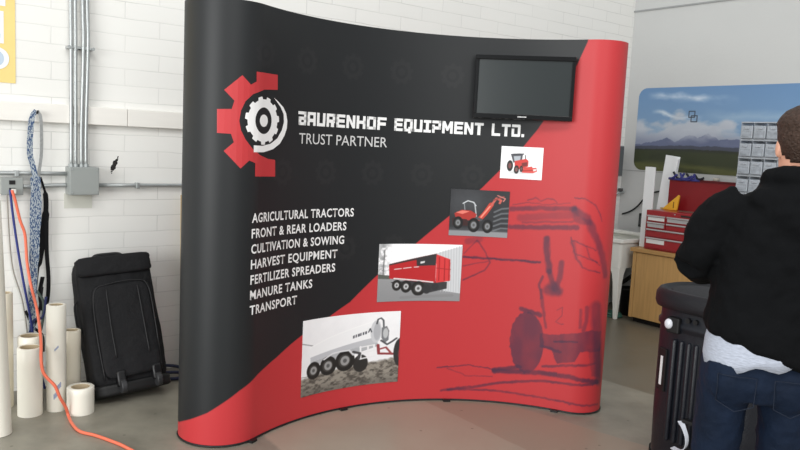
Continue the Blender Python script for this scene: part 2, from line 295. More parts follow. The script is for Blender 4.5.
def design(U, Z, px):
    c = Canvas(U, Z, px, BLACK)
    for gu in (.02, .34, .66, .98, 1.3, 1.62):                                  # faint ghosted gears on the black
        for gz in (.98, 1.42, 2.02):
            if np.abs(U - gu).min() > .15: continue
            g_u = gu + (.16 if gz == 1.42 else 0); tone = (62, 59, 60)
            d = np.hypot(U - g_u, Z - gz); th = np.arctan2(Z - gz, U - g_u); ro = .062 + .012 * (np.sin(th * 9) > 0)
            c.mix((np.clip((ro - d) / px + .5, 0, 1) * np.clip((d - .040) / px + .5, 0, 1) + np.clip((.022 - d) / px + .5, 0, 1)) * .20, tone)
    poly = list(zip(bu, bz)); poly = [(-.9, -.2)] + [(-.9, .045)] + poly + [(2.1, 2.6), (4, 2.6), (4, -.2)]
    c.poly(poly, RED)
    if U.max() > 1.3:
        n1 = fbm(U.shape, (14, 8), 5); n2 = fbm(U.shape, (60, 30), 9, 3)
        k = Canvas(U + (n2 - .5) * .012, Z + (n2 - .5) * .012, px, (0, 0, 0)); k.px = px
        for a, P in BLOBS: k.poly(P, (1, 1, 1), a * 1.0)
        for wd, a, P in STROKES: k.line(P, wd * .0062, (1, 1, 1), a, soft=max(px, wd * .0022))
        al = k.C[..., 0] * np.clip(.62 + n1 * .95, 0, 1.25)
        redm = in_poly(U, Z, poly)
        c.mix(al * redm, INK)
    return c.C
PANEL_M = print_mat('laminated_print', .48, .35)
disp = thing('popup_display', 'tall curved exhibition display wall printed black and red with lettering and machine photos', 'display stand', (DC.x, DC.y, 0))
def panel(name, u0, u1, label=None):
    px = .0045; nu = max(8, int((u1 - u0) / px)); nz = int((DTOP - DBOT) / px)
    u = np.linspace(u0, u1, nu); z = np.linspace(DBOT, DTOP, nz); U, Z = np.meshgrid(u, z)
    x, y = face(u); P = np.stack([np.broadcast_to(x, U.shape), np.broadcast_to(y, U.shape), Z], -1)
    o = grid_mesh(name, P, design(U, Z, px), PANEL_M, disp, .003)
    if label: o['label'] = label
    return o
SE = (-.02, .683, 1.372, 2.052); GAP = -.0003
panel('end_cap', -.60, SE[0] - GAP, 'rolled black left end of the display with a red foot')
for a, b_ in zip(SE, SE[1:]): panel('graphic_panel', a + GAP, b_ - GAP)
panel('end_cap', SE[3] + GAP, UM + .46, 'rolled red right end of the display')
# frame behind the skin
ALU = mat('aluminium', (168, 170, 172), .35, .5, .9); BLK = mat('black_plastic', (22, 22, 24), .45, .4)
for u in (-.02, .683, 1.372, 2.052):
    x, y = face(u, -.022); obj('frame_pole', cyl(bmesh.new(), (x, y, .012), (x, y, 2.24), .012, 12), ALU, disp, smooth=True)
    x, y = face(u, -.006); ft = bx(-.022, .022, -.03, .008, 0, .014); bmesh.ops.rotate(ft, verts=ft.verts, matrix=Matrix.Rotation(math.atan2(float(y), float(x)) - PI / 2, 3, 'Z')); bmesh.ops.translate(ft, verts=ft.verts, vec=(x, y, 0))
    obj('foot', ft, BLK, disp)
for z in (.02, 2.235):
    us = np.linspace(-.55, UM + .42, 60); x, y = face(us, -.02); obj('frame_rail', tube(bmesh.new(), [(a, b_, z) for a, b_ in zip(x, y)], .007, 8), ALU, disp, smooth=True)
us = np.linspace(-.55, UM + .42, 90); x, y = face(us, .001); obj('base_shadow_line', tube(bmesh.new(), [(a, b_, .009) for a, b_ in zip(x, y)], .0055, 8), BLK, disp, smooth=True)  # dark tube added to draw the thin shadow line under the panels
# --- flat shapes laid on the curved face
def drape(bm, off):
    u = np.array([v.co.x for v in bm.verts]); x, y = face(u, off)
    for v, a, b_ in zip(bm.verts, x, y): v.co = Vector((a, b_, v.co.y))
def cut_u(bm, step=.03):
    """slice along u so the pieces follow the bend"""
    us = [v.co.x for v in bm.verts]; a = math.floor(min(us) / step) * step
    while a < max(us):
        a += step; bmesh.ops.bisect_plane(bm, geom=bm.verts[:] + bm.edges[:] + bm.faces[:], plane_co=(a, 0, 0), plane_no=(1, 0, 0), dist=1e-5)
    return bm
def flat_poly(bm, P, z=0):
    vs = [bm.verts.new((x, y, z)) for x, y in P]
    for t in tessellate_polygon([[Vector((x, y, 0)) for x, y in P]]):
        try: bm.faces.new([vs[i] for i in t])
        except ValueError: pass
    return bm
def ring_poly(bm, outer, inner):
    n = len(outer); a = [bm.verts.new((x, y, 0)) for x, y in outer]; b_ = [bm.verts.new((x, y, 0)) for x, y in inner]
    for i in range(n): bm.faces.new((a[i], a[(i + 1) % n], b_[(i + 1) % n], b_[i]))
    return bm
def decal(name, bm, m, parent, off=.0015, label=None):
    cut_u(bm); drape(bm, off); o = obj(name, bm, m, parent)
    if label: o['label'] = label
    return o
WHITE_P = mat('white_print', (236, 236, 236), .45, .4); RED_P = mat('red_print', (188, 54, 58), .45, .4); GREY_P = mat('grey_print', (205, 205, 205), .45, .4)
gear = decal('gear_logo', flat_poly(bmesh.new(), GEAR_RED), RED_P, disp, label='red half gear emblem with a white tyre inside')
T0 = (0.014, 1.682)
def oval(rx, rz, n, fn=lambda t: 1.0): return [(T0[0] + rx * fn(2 * PI * k / n) * math.cos(2 * PI * k / n), T0[1] + rz * fn(2 * PI * k / n) * math.sin(2 * PI * k / n)) for k in range(n)]
def teeth(t): s = (t * 11 / (2 * PI)) % 1; return 1.0 if s < .45 else .89
bm = ring_poly(bmesh.new(), oval(.124, .121, 176, teeth), oval(.064, .067, 176)); flat_poly(bm, oval(.033, .031, 32)); decal('tyre_emblem', bm, WHITE_P, gear)
decal('crescent', flat_poly(bmesh.new(), ARC), WHITE_P, gear)
# --- lettering
G = {'B': [(0, 5.7, 5.8, 7), (4.3, 0, 5.8, 7), (.6, 2.9, 5.8, 4.1), (.6, 0, 5.8, 1.3), (.6, 0, 2.1, 4.1)], 'A': [(0, 0, 1.5, 7), (0, 5.7, 5.8, 7), (4.3, 0, 5.8, 7), (0, 2.1, 5.8, 3.4)],
     'U': [(0, 0, 1.5, 7), (4.3, 0, 5.8, 7), (0, 0, 5.8, 1.4)], 'R': [(0, 0, 1.5, 7), (0, 5.7, 5.8, 7), (4.3, 2.9, 5.8, 7), (0, 2.4, 5.8, 3.7), (3.2, 0, 4.9, 2.6)], 'E': [(0, 0, 1.5, 7), (0, 5.7, 5.8, 7), (0, 2.9, 5.2, 4.2), (0, 0, 5.8, 1.3)],
     'N': [(0, 0, 1.5, 7), (4.3, 0, 5.8, 7), [(0, 7), (1.7, 7), (5.8, 0), (4.1, 0)]], 'H': [(0, 0, 1.5, 7), (4.3, 0, 5.8, 7), (0, 2.9, 5.8, 4.2)], 'O': [(0, 0, 1.5, 7), (4.3, 0, 5.8, 7), (0, 5.7, 5.8, 7), (0, 0, 5.8, 1.3)],
     'F': [(0, 0, 1.5, 7), (0, 5.7, 5.8, 7), (0, 2.7, 5.2, 4.0)], 'Q': [(0, 0, 1.5, 7), (4.3, 0, 5.8, 7), (0, 5.7, 5.8, 7), (0, 0, 5.8, 1.3), (3.2, -.9, 4.6, 2.4)], 'I': [(1.7, 0, 3.2, 7), (.2, 5.7, 4.7, 7), (.2, 0, 4.7, 1.3)],
     'P': [(0, 5.7, 5.8, 7), (4.3, 2.2, 5.8, 7), (0, 2.2, 5.8, 3.5), (0, 0, 1.5, 4.4)], 'M': [(0, 0, 1.5, 7), (5.5, 0, 7.0, 7), [(0, 7), (1.9, 7), (3.5, 3.8), (5.1, 7), (7, 7), (4.1, 1.6), (2.9, 1.6)]], 'T': [(0, 5.7, 5.8, 7), (2.15, 0, 3.65, 7)],
     'L': [(0, 0, 1.5, 7), (0, 0, 5.6, 1.3)], 'D': [(.3, 5.7, 5.4, 7), (4.3, .8, 5.8, 6.2), (0, 0, 5.4, 1.3), (0, 0, 1.5, 4.4)], '.': [(0, 0, 1.6, 1.5)]}
adv = {'M': 7.9, '.': 2.2, 'I': 5.7, ' ': 3.9}; txt = 'BAURENHOF EQUIPMENT LTD.'
kz = .0735 / 7; words = (('BAURENHOF', .285, .899), ('EQUIPMENT', .948, 1.509), ('LTD.', 1.557, 1.752))
for word, u0, u1 in words:
    ku = (u1 - u0) / (sum(adv.get(c, 6.65) for c in word) - .6); x = 0; bm = bmesh.new()
    for c in word:
        for s in G[c]:
            if isinstance(s, tuple): q = .22; s = (max(0, s[0] - q), max(min(0, s[1]), s[1] - q), min(7 if c == 'M' else 5.8, s[2] + q), min(7, s[3] + q)); P = [(s[0], s[1]), (s[2], s[1]), (s[2], s[3]), (s[0], s[3])]
            else: P = s
            flat_poly(bm, [(u0 + (x + a) * ku, 1.674 + b_ * kz) for a, b_ in P])
        x += adv.get(c, 6.65)
    decal('lettering', bm, WHITE_P, disp, .002, 'white block lettering reading ' + word.lower().strip('.'))
def text(name, s, u0, u1, z, cap, m, bold=0.0, shear=0.0, label=None):
    cu = bpy.data.curves.new(name, 'FONT'); cu.body = s; cu.offset = bold; cu.shear = shear; cu.space_character = 1.0 + bold * 5; cu.resolution_u = 3
    t = bpy.data.objects.new(name, cu); COL.objects.link(t); bpy.context.view_layer.update()
    me = t.evaluated_get(bpy.context.evaluated_depsgraph_get()).to_mesh(); bm = bmesh.new(); bm.from_mesh(me)
    bpy.data.objects.remove(t); bpy.data.curves.remove(cu)
    xs = [v.co.x for v in bm.verts]; x0, x1 = min(xs), max(xs)
    for v in bm.verts: v.co = Vector((u0 + (v.co.x - x0) / (x1 - x0) * (u1 - u0), z + v.co.y * cap / .729, 0))
    bmesh.ops.triangulate(bm, faces=bm.faces); return decal(name, bm, m, disp, .002, label)
text('lettering', 'TRUST PARTNER', .297, .906, 1.574, .0605, GREY_P, label='thin grey slogan lettering')
for i, (s, u1) in enumerate((('AGRICULTURAL TRACTORS', .705), ('FRONT & REAR LOADERS', .658), ('CULTIVATION & SOWING', .646), ('HARVEST EQUIPMENT', .603), ('FERTILIZER SPREADERS', .591), ('MANURE TANKS', .431), ('TRANSPORT', .320))):
    text('lettering', s, -.055, u1, 1.1655 - .0797 * i, .049, WHITE_P, bold=.021, label='white list line reading ' + s.lower())
# --- the four photographs printed on sheets on the display
PHOTO_M = print_mat('photo_paper', .4, .4)
def photo(label, u0, u1, z0, z1, draw, px=.003, skew=0.0):
    nu, nz = int((u1 - u0) / px), int((z1 - z0) / px); u = np.linspace(u0, u1, nu); z = np.linspace(z0, z1, nz); U, Z = np.meshgrid(u, z)
    asp = (u1 - u0) / (z1 - z0); c = Canvas((U - u0) / (u1 - u0), (z1 - Z) / (z1 - z0), 1.0 / nz, (240, 240, 240)); draw(c, asp)
    x, y = face(u, .004); P = np.stack([np.broadcast_to(x, U.shape), np.broadcast_to(y, U.shape), Z], -1)
    o = grid_mesh('photo_print', P, c.C, PHOTO_M, disp, .0025); o['label'] = label; return o
def wheel(c, x, y, rx, ry, tyre=(38, 37, 36), hub=(150, 150, 150)):
    c.ell(x, y, rx, ry, tyre); c.ell(x - rx * .05, y, rx * .62, ry * .62, (66, 64, 62)); c.ell(x, y, rx * .46, ry * .46, hub); c.ell(x, y, rx * .2, ry * .2, (90, 90, 90))
def tanker(c, asp):
    sh = c.X.shape; n = fbm(sh, (10, 14), 3)[::-1]; n2 = fbm(sh, (40, 30), 8, 3)
    c.mix(np.ones(sh), (246, 246, 248)); c.mix(np.clip(c.Y * 1.1 - .1, 0, 1) * .25, (205, 206, 210)); c.mix(n * .25, (210, 212, 216))
    gy = .755 - .12 * c.X + (n - .5) * .05; g = np.clip((c.Y - gy) / .03, 0, 1); c.mix(g, (146, 140, 130)); c.mix(g * np.clip(n2 * 3.2 - 1.3, 0, 1) * .85, (72, 67, 62)); c.mix(g * np.clip((c.Y - .86) / .1, 0, 1) * .35, (70, 66, 62))
    c.line([(0, .30), (.14, .36)], .012, (150, 150, 152)); c.line([(0, .74), (.3, .76)], .008, (120, 118, 112))
    c.ell(.62, .69, .075, .12, (46, 45, 44))
    c.poly([(.09, .5), (.52, .46), (.78, .42), (.80, .47), (.54, .56), (.10, .62)], (176, 178, 182))                    # chassis and mudguards
    c.poly([(.085, .36), (.30, .265), (.55, .18), (.74, .115), (.78, .14), (.80, .30), (.78, .42), (.52, .475), (.10, .56), (.08, .47)], (240, 241, 243))
    c.poly([(.09, .50), (.52, .40), (.79, .34), (.78, .43), (.52, .475), (.10, .56)], (190, 192, 197)); c.line([(.085, .37), (.30, .275), (.55, .19), (.74, .125)], .012, (246, 247, 248))
    c.ell(.765, .27, .055, .155, (202, 204, 208)); c.ell(.775, .27, .035, .12, (176, 178, 183))
    for k, wd in enumerate((.016, .014, .018, .012, .016, .018)): c.poly([(.535 + .024 * k, .335 - .008 * k), (.535 + .024 * k + wd, .331 - .008 * k), (.535 + .024 * k + wd, .291 - .008 * k), (.535 + .024 * k, .297 - .008 * k)], (74, 76, 84))
    c.line([(.69, .27), (.705, .22), (.72, .27)], .012, (60, 62, 70))
    for x, y, rx, ry in ((.13, .68, .075, .115), (.285, .655, .088, .128), (.46, .625, .1, .142)): wheel(c, x, y, rx, ry)
    c.line([(.24, .56), (.33, .50), (.41, .49), (.50, .49), (.545, .56)], .02, (214, 215, 218))
    for x in (.615, .69, .75): c.line([(x, .46), (x + .005, .63)], .018, (236, 236, 238))
    for y in (.47, .55, .63): c.line([(.61, y), (.755, y - .02)], .016, (232, 232, 234))
    c.line([(.545, .52), (.61, .55), (.60, .62)], .03, (70, 70, 72))
    c.line([(.77, .16), (.78, .10), (.81, .085), (.835, .12), (.84, .22)], .018, (86, 88, 92)); c.poly([(.82, .22), (.87, .20), (.895, .27), (.89, .40), (.85, .44), (.82, .36)], (120, 122, 126)); c.ell(.86, .30, .025, .07, (190, 192, 194))
    c.line([(.82, .40), (.88, .46), (.93, .42), (.97, .38)], .022, (80, 80, 84)); c.line([(.79, .46), (.80, .58), (.96, .60)], .03, (140, 62, 66)); c.line([(.80, .52), (.87, .50), (.93, .60)], .022, (150, 72, 74))
    c.ell(1.01, .58, .065, .20, (52, 50, 50)); c.ell(1.02, .60, .03, .09, (120, 60, 62))
def trailer(c, asp):
    sh = c.X.shape; n = fbm(sh, (12, 16), 13)[::-1]
    c.mix(np.ones(sh), (247, 247, 249)); c.mix(np.clip((c.Y - .58) / .03, 0, 1), (150, 151, 153)); c.mix(np.clip((c.Y - .58) / .42, 0, 1) * .35, (118, 119, 122))
    t = np.clip((n - .42) * 6, 0, 1) * (c.X < .16) * (c.Y < .6) * np.clip(1 - np.abs(c.X - .05) / .12, 0, 1); c.mix(t * .75, (120, 122, 124)); c.line([(.07, .1), (.06, .55)], .012, (104, 104, 104)); c.poly([(0, .52), (.15, .55), (.15, .61), (0, .6)], (92, 96, 90))
    c.poly([(.70, .16), (1, .02), (1, .86), (.80, .82)], (206, 208, 211))
    for k in range(9): c.line([(.74 + .032 * k, .14 - .016 * k), (.77 + .03 * k, .84)], .008, (182, 184, 188))
    c.poly([(.16, .66), (.44, .64), (.84, .66), (.84, .78), (.62, .86), (.48, .84), (.2, .72)], (58, 58, 60))
    c.poly([(.128, .35), (.70, .165), (.70, .68), (.56, .67), (.14, .60)], (182, 40, 44)); c.poly([(.128, .35), (.70, .165), (.70, .21), (.128, .375)], (64, 52, 52)); c.poly([(.46, .26), (.70, .175), (.695, .37), (.47, .385)], (54, 52, 54))
    c.poly([(.51, .31), (.565, .295), (.56, .33), (.51, .345)], (214, 214, 214)); c.poly([(.70, .175), (.865, .26), (.875, .64), (.705, .68)], (212, 60, 62))
    for x in (.735, .80, .855): c.line([(x, .21 + (x - .7) * .4), (x + .005, .64)], .012, (158, 34, 38))
    c.line([(.71, .42), (.87, .44)], .012, (158, 34, 38))
    for a in ((.20, .44, .28, .43), (.31, .425, .40, .41), (.44, .405, .49, .40)): c.line([(a[0], a[1]), (a[2], a[3])], .014, (226, 214, 214))
    c.line([(.20, .60), (.45, .635), (.67, .67)], .02, (226, 226, 228))
    for x, y, rx, ry in ((.235, .72, .058, .095), (.35, .745, .066, .108), (.50, .78, .084, .13)): wheel(c, x, y, rx, ry, hub=(190, 191, 193))
    for x, y, rx, ry in ((.60, .79, .05, .085), (.70, .75, .045, .06)): c.ell(x, y, rx, ry, (50, 50, 52))
    c.line([(.30, .94), (.9, .9)], .05, (128, 128, 130), .6)
def tractor(c, asp):
    c.mix(np.ones(c.X.shape), (250, 250, 252)); c.ell(.5, .80, .34, .06, (216, 217, 219), soft=.6)
    c.poly([(.24, .27), (.28, .22), (.48, .20), (.52, .25), (.50, .48), (.30, .50)], (84, 84, 90)); c.poly([(.30, .30), (.47, .28), (.46, .44), (.33, .46)], (176, 182, 190)); c.line([(.25, .25), (.53, .22)], .04, (70, 70, 76)); c.line([(.58, .26), (.59, .42)], .025, (90, 90, 92))
    c.poly([(.33, .45), (.60, .36), (.66, .42), (.66, .60), (.46, .70), (.34, .62)], (206, 62, 58)); c.poly([(.50, .50), (.64, .46), (.64, .58), (.52, .62)], (120, 44, 44))
    c.line([(.45, .58), (.58, .66), (.74, .62)], .05, (210, 66, 60)); c.poly([(.52, .68), (.86, .62), (.88, .74), (.78, .80), (.52, .80)], (214, 74, 66)); c.line([(.54, .74), (.86, .70)], .03, (160, 50, 46)); c.poly([(.78, .68), (.86, .66), (.86, .72), (.79, .74)], (236, 222, 216))
    wheel(c, .225, .60, .075, .17, hub=(140, 70, 68)); wheel(c, .385, .71, .062, .13, hub=(150, 90, 88)); wheel(c, .50, .68, .04, .10, hub=(120, 80, 80))
def loader(c, asp):
    sh = c.X.shape; n = fbm(sh, (8, 10), 21)[::-1]
    c.mix(np.ones(sh), (52, 53, 56)); c.mix(np.clip(1 - np.hypot((c.X - .3) / .5, (c.Y - .25) / .4), 0, 1) * .5, (108, 112, 116)); c.mix(n * .35, (34, 34, 38)); c.mix(np.clip((c.Y - .86) / .04, 0, 1), (142, 144, 148)); c.mix(np.clip((c.Y - .80) / .05, 0, 1) * (c.Y < .86) * .5, (88, 90, 94))
    for k in range(5): c.line([(.76, .46 + .10 * k), (.88, .38 + .105 * k), (1, .36 + .11 * k)], .035, (120, 124, 128), .7)
    c.line([(.22, .30), (.30, .24), (.40, .27), (.44, .34)], .02, (214, 218, 222)); c.line([(.24, .30), (.26, .46)], .014, (150, 154, 158)); c.line([(.42, .30), (.46, .58)], .02, (182, 186, 190))
    c.poly([(.08, .52), (.20, .44), (.36, .45), (.46, .52), (.44, .66), (.12, .66)], (172, 52, 46)); c.poly([(.10, .50), (.22, .45), (.34, .47), (.22, .53)], (226, 122, 108)); c.poly([(.05, .62), (.30, .64), (.34, .78), (.06, .78)], (60, 34, 34))
    c.line([(.52, .62), (.60, .50), (.70, .30)], .085, (198, 66, 52)); c.line([(.54, .58), (.68, .34)], .03, (238, 142, 124)); c.line([(.46, .60), (.54, .64)], .05, (80, 82, 86)); c.line([(.70, .32), (.78, .16), (.86, .20), (.84, .26)], .04, (196, 96, 86)); c.line([(.74, .20), (.90, .12)], .03, (150, 70, 64)); c.line([(.80, .10), (.93, .16), (.90, .22)], .02, (206, 128, 120))
    for x, y, rx, ry in ((.15, .72, .085, .135), (.42, .76, .10, .155), (.655, .775, .09, .145)): wheel(c, x, y, rx, ry, tyre=(24, 24, 26), hub=(132, 134, 138))
photo('printed photo of a white three-axle tank trailer on rough ground', .3735, 1.048, .134, .58, tanker)
photo('printed photo of a red three-axle tipping trailer beside a corrugated wall', .886, 1.42, .642, .996, trailer)
photo('printed photo of a dark workshop with a red tractor and raised loader', 1.328, 1.691, 1.054, 1.34, loader, .0025)
photo('small printed photo of a red tractor on white', 1.6235, 1.876, 1.42, 1.615, tractor, .0022)
# --- television hung on the display
ang = math.atan2(4.48443731 - 4.5774417, .98049799 - .42251564); ex = Vector((math.cos(ang), math.sin(ang), 0)); en = Vector((ex.y, -ex.x, 0))
tv = thing('television', 'black flat screen television hung on the top right of the display', 'television', Vector((.42251564, 4.5774417, 0)) + ex * .2825 + en * .03 + Vector((0, 0, 1.962)), (0, 0, ang))
GLOSS = mat('gloss_black', (9, 9, 10), .12, .45, coat=.1); SCREEN = mat('dark_screen', (36, 42, 43), .25, .5)
bm = bx(-.292, .292, .0, .028, -.186, .186); obj('back_cover', bm, BLK, tv, bev=.008, smooth=True)
bm = bmesh.new()
for a in ((-.292, .292, .16, .186), (-.292, .292, -.186, -.157), (-.292, -.272, -.157, .16), (.272, .292, -.157, .16)): box(bm, a[0], a[1], -.03, .002, a[2], a[3])
obj('bezel', bm, GLOSS, tv, bev=.003)
obj('screen', bx(-.2725, .2725, -.018, .001, -.1575, .1605), SCREEN, tv)
bm = bmesh.new(); xx = -.026
for wd in (.0055, .006, .0065, .0055, .0055, .006, .007): box(bm, xx, xx + wd, -.0315, -.029, -.175, -.168); xx += wd + .0016
obj('maker_mark', bm, GREY_P, tv)
obj('wall_bracket', bx(-.06, .06, .028, .057, -.07, .07), BLK, tv)
# ------------------------------------------------------------------ left wall: conduits, boxes, poster, straps, cords
GALV = mat('galvanised', (176, 180, 180), .38, .5, .55, var=.05, vscale=20); BOXG = mat('grey_enamel', (150, 154, 152), .45, .4); PATCH = mat('old_wall_paint', (214, 214, 204), .6, .3)
def wall_thing(name, label, cat, al, z, group=None, off=0.0): return thing(name, label, cat, WL(al, z, off), (0, 0, ROT_L), group)
struct(obj('trim_5', bx(-.082, .082, -.002, 0, 1.107, 1.2), PATCH, loc=PB + Bv * 1.25)).rotation_euler.z = ROT_L
pb = wall_thing('pull_box', 'square grey metal electrical pull box where the conduits meet', 'electrical box', 1.262, 1.282)
obj('housing', bx(-.086, .086, -.10, 0, -.086, .084), BOXG, pb, bev=.004)
obj('cover_plate', bx(-.083, .083, -.106, -.1, -.083, .081), BOXG, pb, bev=.002)
for sx_ in (-1, 1):
    for sz in (-1, 1): obj('screw', cyl(bmesh.new(), (sx_ * .072, -.109, sz * .071), (sx_ * .072, -.104, sz * .071), .005, 10), GALV, pb)
CG = 'vertical conduits above the pull box'
LBL = ('leftmost of the four vertical grey conduits above the pull box', 'second from left of the four vertical grey conduits', 'third from left of the four vertical grey conduits', 'rightmost of the four vertical grey conduits above the pull box')
for k, al in enumerate((1.198, 1.223, 1.257, 1.283)):
    c = wall_thing('conduit', LBL[k], 'conduit', al, 1.362, CG)
    j = .012 if k > 1 else 0
    obj('pipe', tube(bmesh.new(), smooth_path([(0, -.05, .0), (0, -.05, .25), (j, -.045, .75), (j * .6, -.035, 1.2), (0, -.035, 3.4)], 5), .0105, 12), GALV, c, smooth=True)
    obj('lock_nut', cyl(bmesh.new(), (0, -.05, .004), (0, -.05, .022), .017, 8), GALV, c)
for k, (x0, x1) in enumerate(((1.188, 1.245), (1.25, 1.312))):
    s = wall_thing('pipe_clamp', ('metal clamp across the two left conduits', 'metal clamp across the two right conduits')[k], 'clamp', (x0 + x1) / 2, 2.077); h = (x1 - x0) / 2
    obj('channel', bx(-h - .012, h + .012, -.052, 0, -.008, .008), GALV, s, bev=.002); obj('bolt', cyl(bmesh.new(), ((h + .006) * (1 if k else -1), -.075, 0), ((h + .006) * (1 if k else -1), -.05, 0), .010, 8), GALV, s)
def hconduit(label, a0, z0, a1, z1, off, clips=()):
    c = wall_thing('conduit', label, 'conduit', a0, z0)
    L = a1 - a0; obj('pipe', tube(bmesh.new(), smooth_path([(0, -off, 0), (L * .3, -off, (z1 - z0) * .25), (L * .7, -off, (z1 - z0) * .8), (L, -off, z1 - z0)], 5), .0125, 12), GALV, c, smooth=True)
    for q in clips: obj('clip', bx(q - a0 - .012, q - a0 + .012, -off - .017, 0, -.02 + (z1 - z0) * (q - a0) / L, .017 + (z1 - z0) * (q - a0) / L), GALV, c, bev=.004)
    return c
hconduit('upper horizontal grey conduit entering the pull box from the left', -.6, 1.318, 1.177, 1.322, .035, (.9,))
hconduit('lower horizontal grey conduit joining the outlet box to the pull box', .93, 1.243, 1.177, 1.252, .03)
hconduit('horizontal grey conduit running right from the pull box behind the display', 1.347, 1.252, 5.2, 1.258, .03, (1.605, 3.2))
ob = wall_thing('outlet_box', 'small grey outlet box with two cords plugged in at the left edge', 'outlet', .872, 1.247)
obj('housing', bx(-.056, .056, -.055, 0, -.05, .048), BOXG, ob, bev=.004); obj('face_plate', bx(-.058, .058, -.06, -.055, -.052, .05), BOXG, ob, bev=.002)
for z in (-.022, .022): obj('socket', bx(-.016, .016, -.063, -.06, z - .012, z + .012), BLK, ob)
obj('plug', bx(-.008, .016, -.095, -.062, -.042, -.014), mat('plug_white', (214, 212, 206), .5), ob, bev=.004)
# poster
po = wall_thing('poster', 'yellow poster with blue and white pictures at the upper left', 'poster', .905, 1.84)
bm = bx(-.9, 0, -.004, -.0005, 0, .75); obj('sheet', bm, mat('poster_yellow', (240, 214, 140), .6, .3, var=.06, vscale=3), po)
PW, PBL = mat('poster_white', (236, 238, 240), .6), mat('poster_blue', (92, 170, 206), .6)
for a in ((-.30, -.06, .22, .40), (-.30, -.05, .43, .60)): obj('picture_panel', bx(a[0], a[1], -.006, -.004, a[2], a[3]), PW, po)
for a in ((-.25, -.08, .33, .37), (-.25, -.07, .50, .55), (-.2, -.08, .25, .275)): obj('print_bar', bx(a[0], a[1], -.0075, -.006, a[2], a[3]), PBL, po)
bm = bmesh.new(); bmesh.ops.create_circle(bm, cap_ends=True, segments=36, radius=.062, matrix=Matrix.Translation((-.095, -.0062, .135)) @ Matrix.Rotation(PI / 2, 4, 'X')); obj('round_badge', bm, PW, po)
bm = bmesh.new(); bmesh.ops.create_circle(bm, cap_ends=True, segments=30, radius=.045, matrix=Matrix.Translation((-.105, -.0072, .135)) @ Matrix.Rotation(PI / 2, 4, 'X')); obj('badge_centre', bm, mat('poster_pale_blue', (190, 206, 222), .6), po)
# dark scuff on the wall
sm = mat('scuff', (40, 38, 36), .8); 
bm = bmesh.new()
for k in range(26):
    t = k / 25; a = .038 * t ** 1.6 - .012 + random.uniform(-.006, .006); z = -.055 + .10 * t + random.uniform(-.006, .006); r = (.004 + .013 * math.sin(PI * min(1, t * 1.05)) ** 2) * random.uniform(.6, 1)
    bmesh.ops.create_circle(bm, cap_ends=True, segments=10, radius=r, matrix=Matrix.Translation((a, -.0006 - k * .00002, z)) @ Matrix.Rotation(PI / 2, 4, 'X'))
so = struct(obj('trim_6', bm, sm, loc=WL(1.465, 1.385))); so.rotation_euler.z = ROT_L
# hanging straps
HK = mat('hook_black', (20, 20, 20), .4)
hk = wall_thing('wall_hook', 'black hook on the wall rail holding the straps', 'hook', 1.003, 1.676, off=.04); obj('prong', tube(bmesh.new(), [(0, .0, 0), (0, -.045, 0), (0, -.055, .012)], .006, 8), HK, hk, smooth=True)
def web_mat():
    m = mat('woven_web', (176, 182, 186), .8, .2); nt = m.node_tree; b = nt.nodes['Principled BSDF']; tc = nt.nodes.new('ShaderNodeTexCoord')
    wv = nt.nodes.new('ShaderNodeTexNoise'); mp = nt.nodes.new('ShaderNodeMapping'); mp.inputs['Scale'].default_value = (190, 190, 75); wv.inputs['Scale'].default_value = 1; wv.inputs['Detail'].default_value = 1
    nt.links.new(tc.outputs['Object'], mp.inputs[0]); nt.links.new(mp.outputs[0], wv.inputs['Vector'])
    r = nt.nodes.new('ShaderNodeValToRGB'); r.color_ramp.interpolation = 'CONSTANT'; r.color_ramp.elements[0].color = (*lin((66, 88, 124)), 1); r.color_ramp.elements[1].position = .5; r.color_ramp.elements[1].color = (*lin((176, 184, 190)), 1)
    nt.links.new(wv.outputs['Fac'], r.inputs[0]); nt.links.new(r.outputs[0], b.inputs['Base Color']); return m
WEB = web_mat(); GREYWEB = mat('grey_web', (176, 178, 178), .8, .2, var=.12, vscale=70); BLKWEB = mat('black_web', (20, 20, 22), .8, .2)
st = wall_thing('tie_down_strap', 'blue and grey woven strap looped over the wall hook', 'strap', 1.003, 0.4, off=.0)
Z0 = .4
obj('web', ribbon(bmesh.new(), smooth_path([(-.003, -.070, 1.29), (-.03, -.085, 1.24), (-.042, -.085, 1.06), (-.026, -.08, .973), (-.013, -.085, .897), (-.009, -.08, .767), (-.015, -.08, .589), (-.021, -.075, .38), (-.031, -.07, .167), (-.033, -.07, -.02)], 6), [.026] * 6 + [.032] * 12 + [.03] * 6 + [.056] * 6 + [.064] * 6 + [.056] * 6 + [.046] * 6 + [.036] * 7, (1, .15, 0), .004), WEB, st)
obj('return_web', ribbon(bmesh.new(), smooth_path([(.003, -.070, 1.292), (.020, -.075, 1.24), (.024, -.07, 1.06), (.010, -.07, .93), (.0, -.072, .86)], 6), .022, (1, .5, 0), .003), GREYWEB, st)
bs = wall_thing('black_strap', 'black webbing strap hanging beside the blue woven strap', 'strap', 1.05, .4)
obj('web', ribbon(bmesh.new(), smooth_path([(-.026, -.055, .90), (.0, -.06, .80), (.002, -.055, .68), (-.02, -.05, .50), (-.042, -.05, .36), (-.06, -.05, .2)], 7), [.012] * 7 + [.028] * 7 + [.042] * 14 + [.02] * 8, (1, .2, 0), .005), BLKWEB, bs)
obj('tail_web', ribbon(bmesh.new(), smooth_path([(.006, -.06, .66), (.008, -.05, .46), (.018, -.05, .28), (.010, -.05, .15), (-.015, -.055, .10), (-.03, -.05, .2), (-.015, -.05, .3)], 7), .024, (1, .3, 0), .004), BLKWEB, bs)
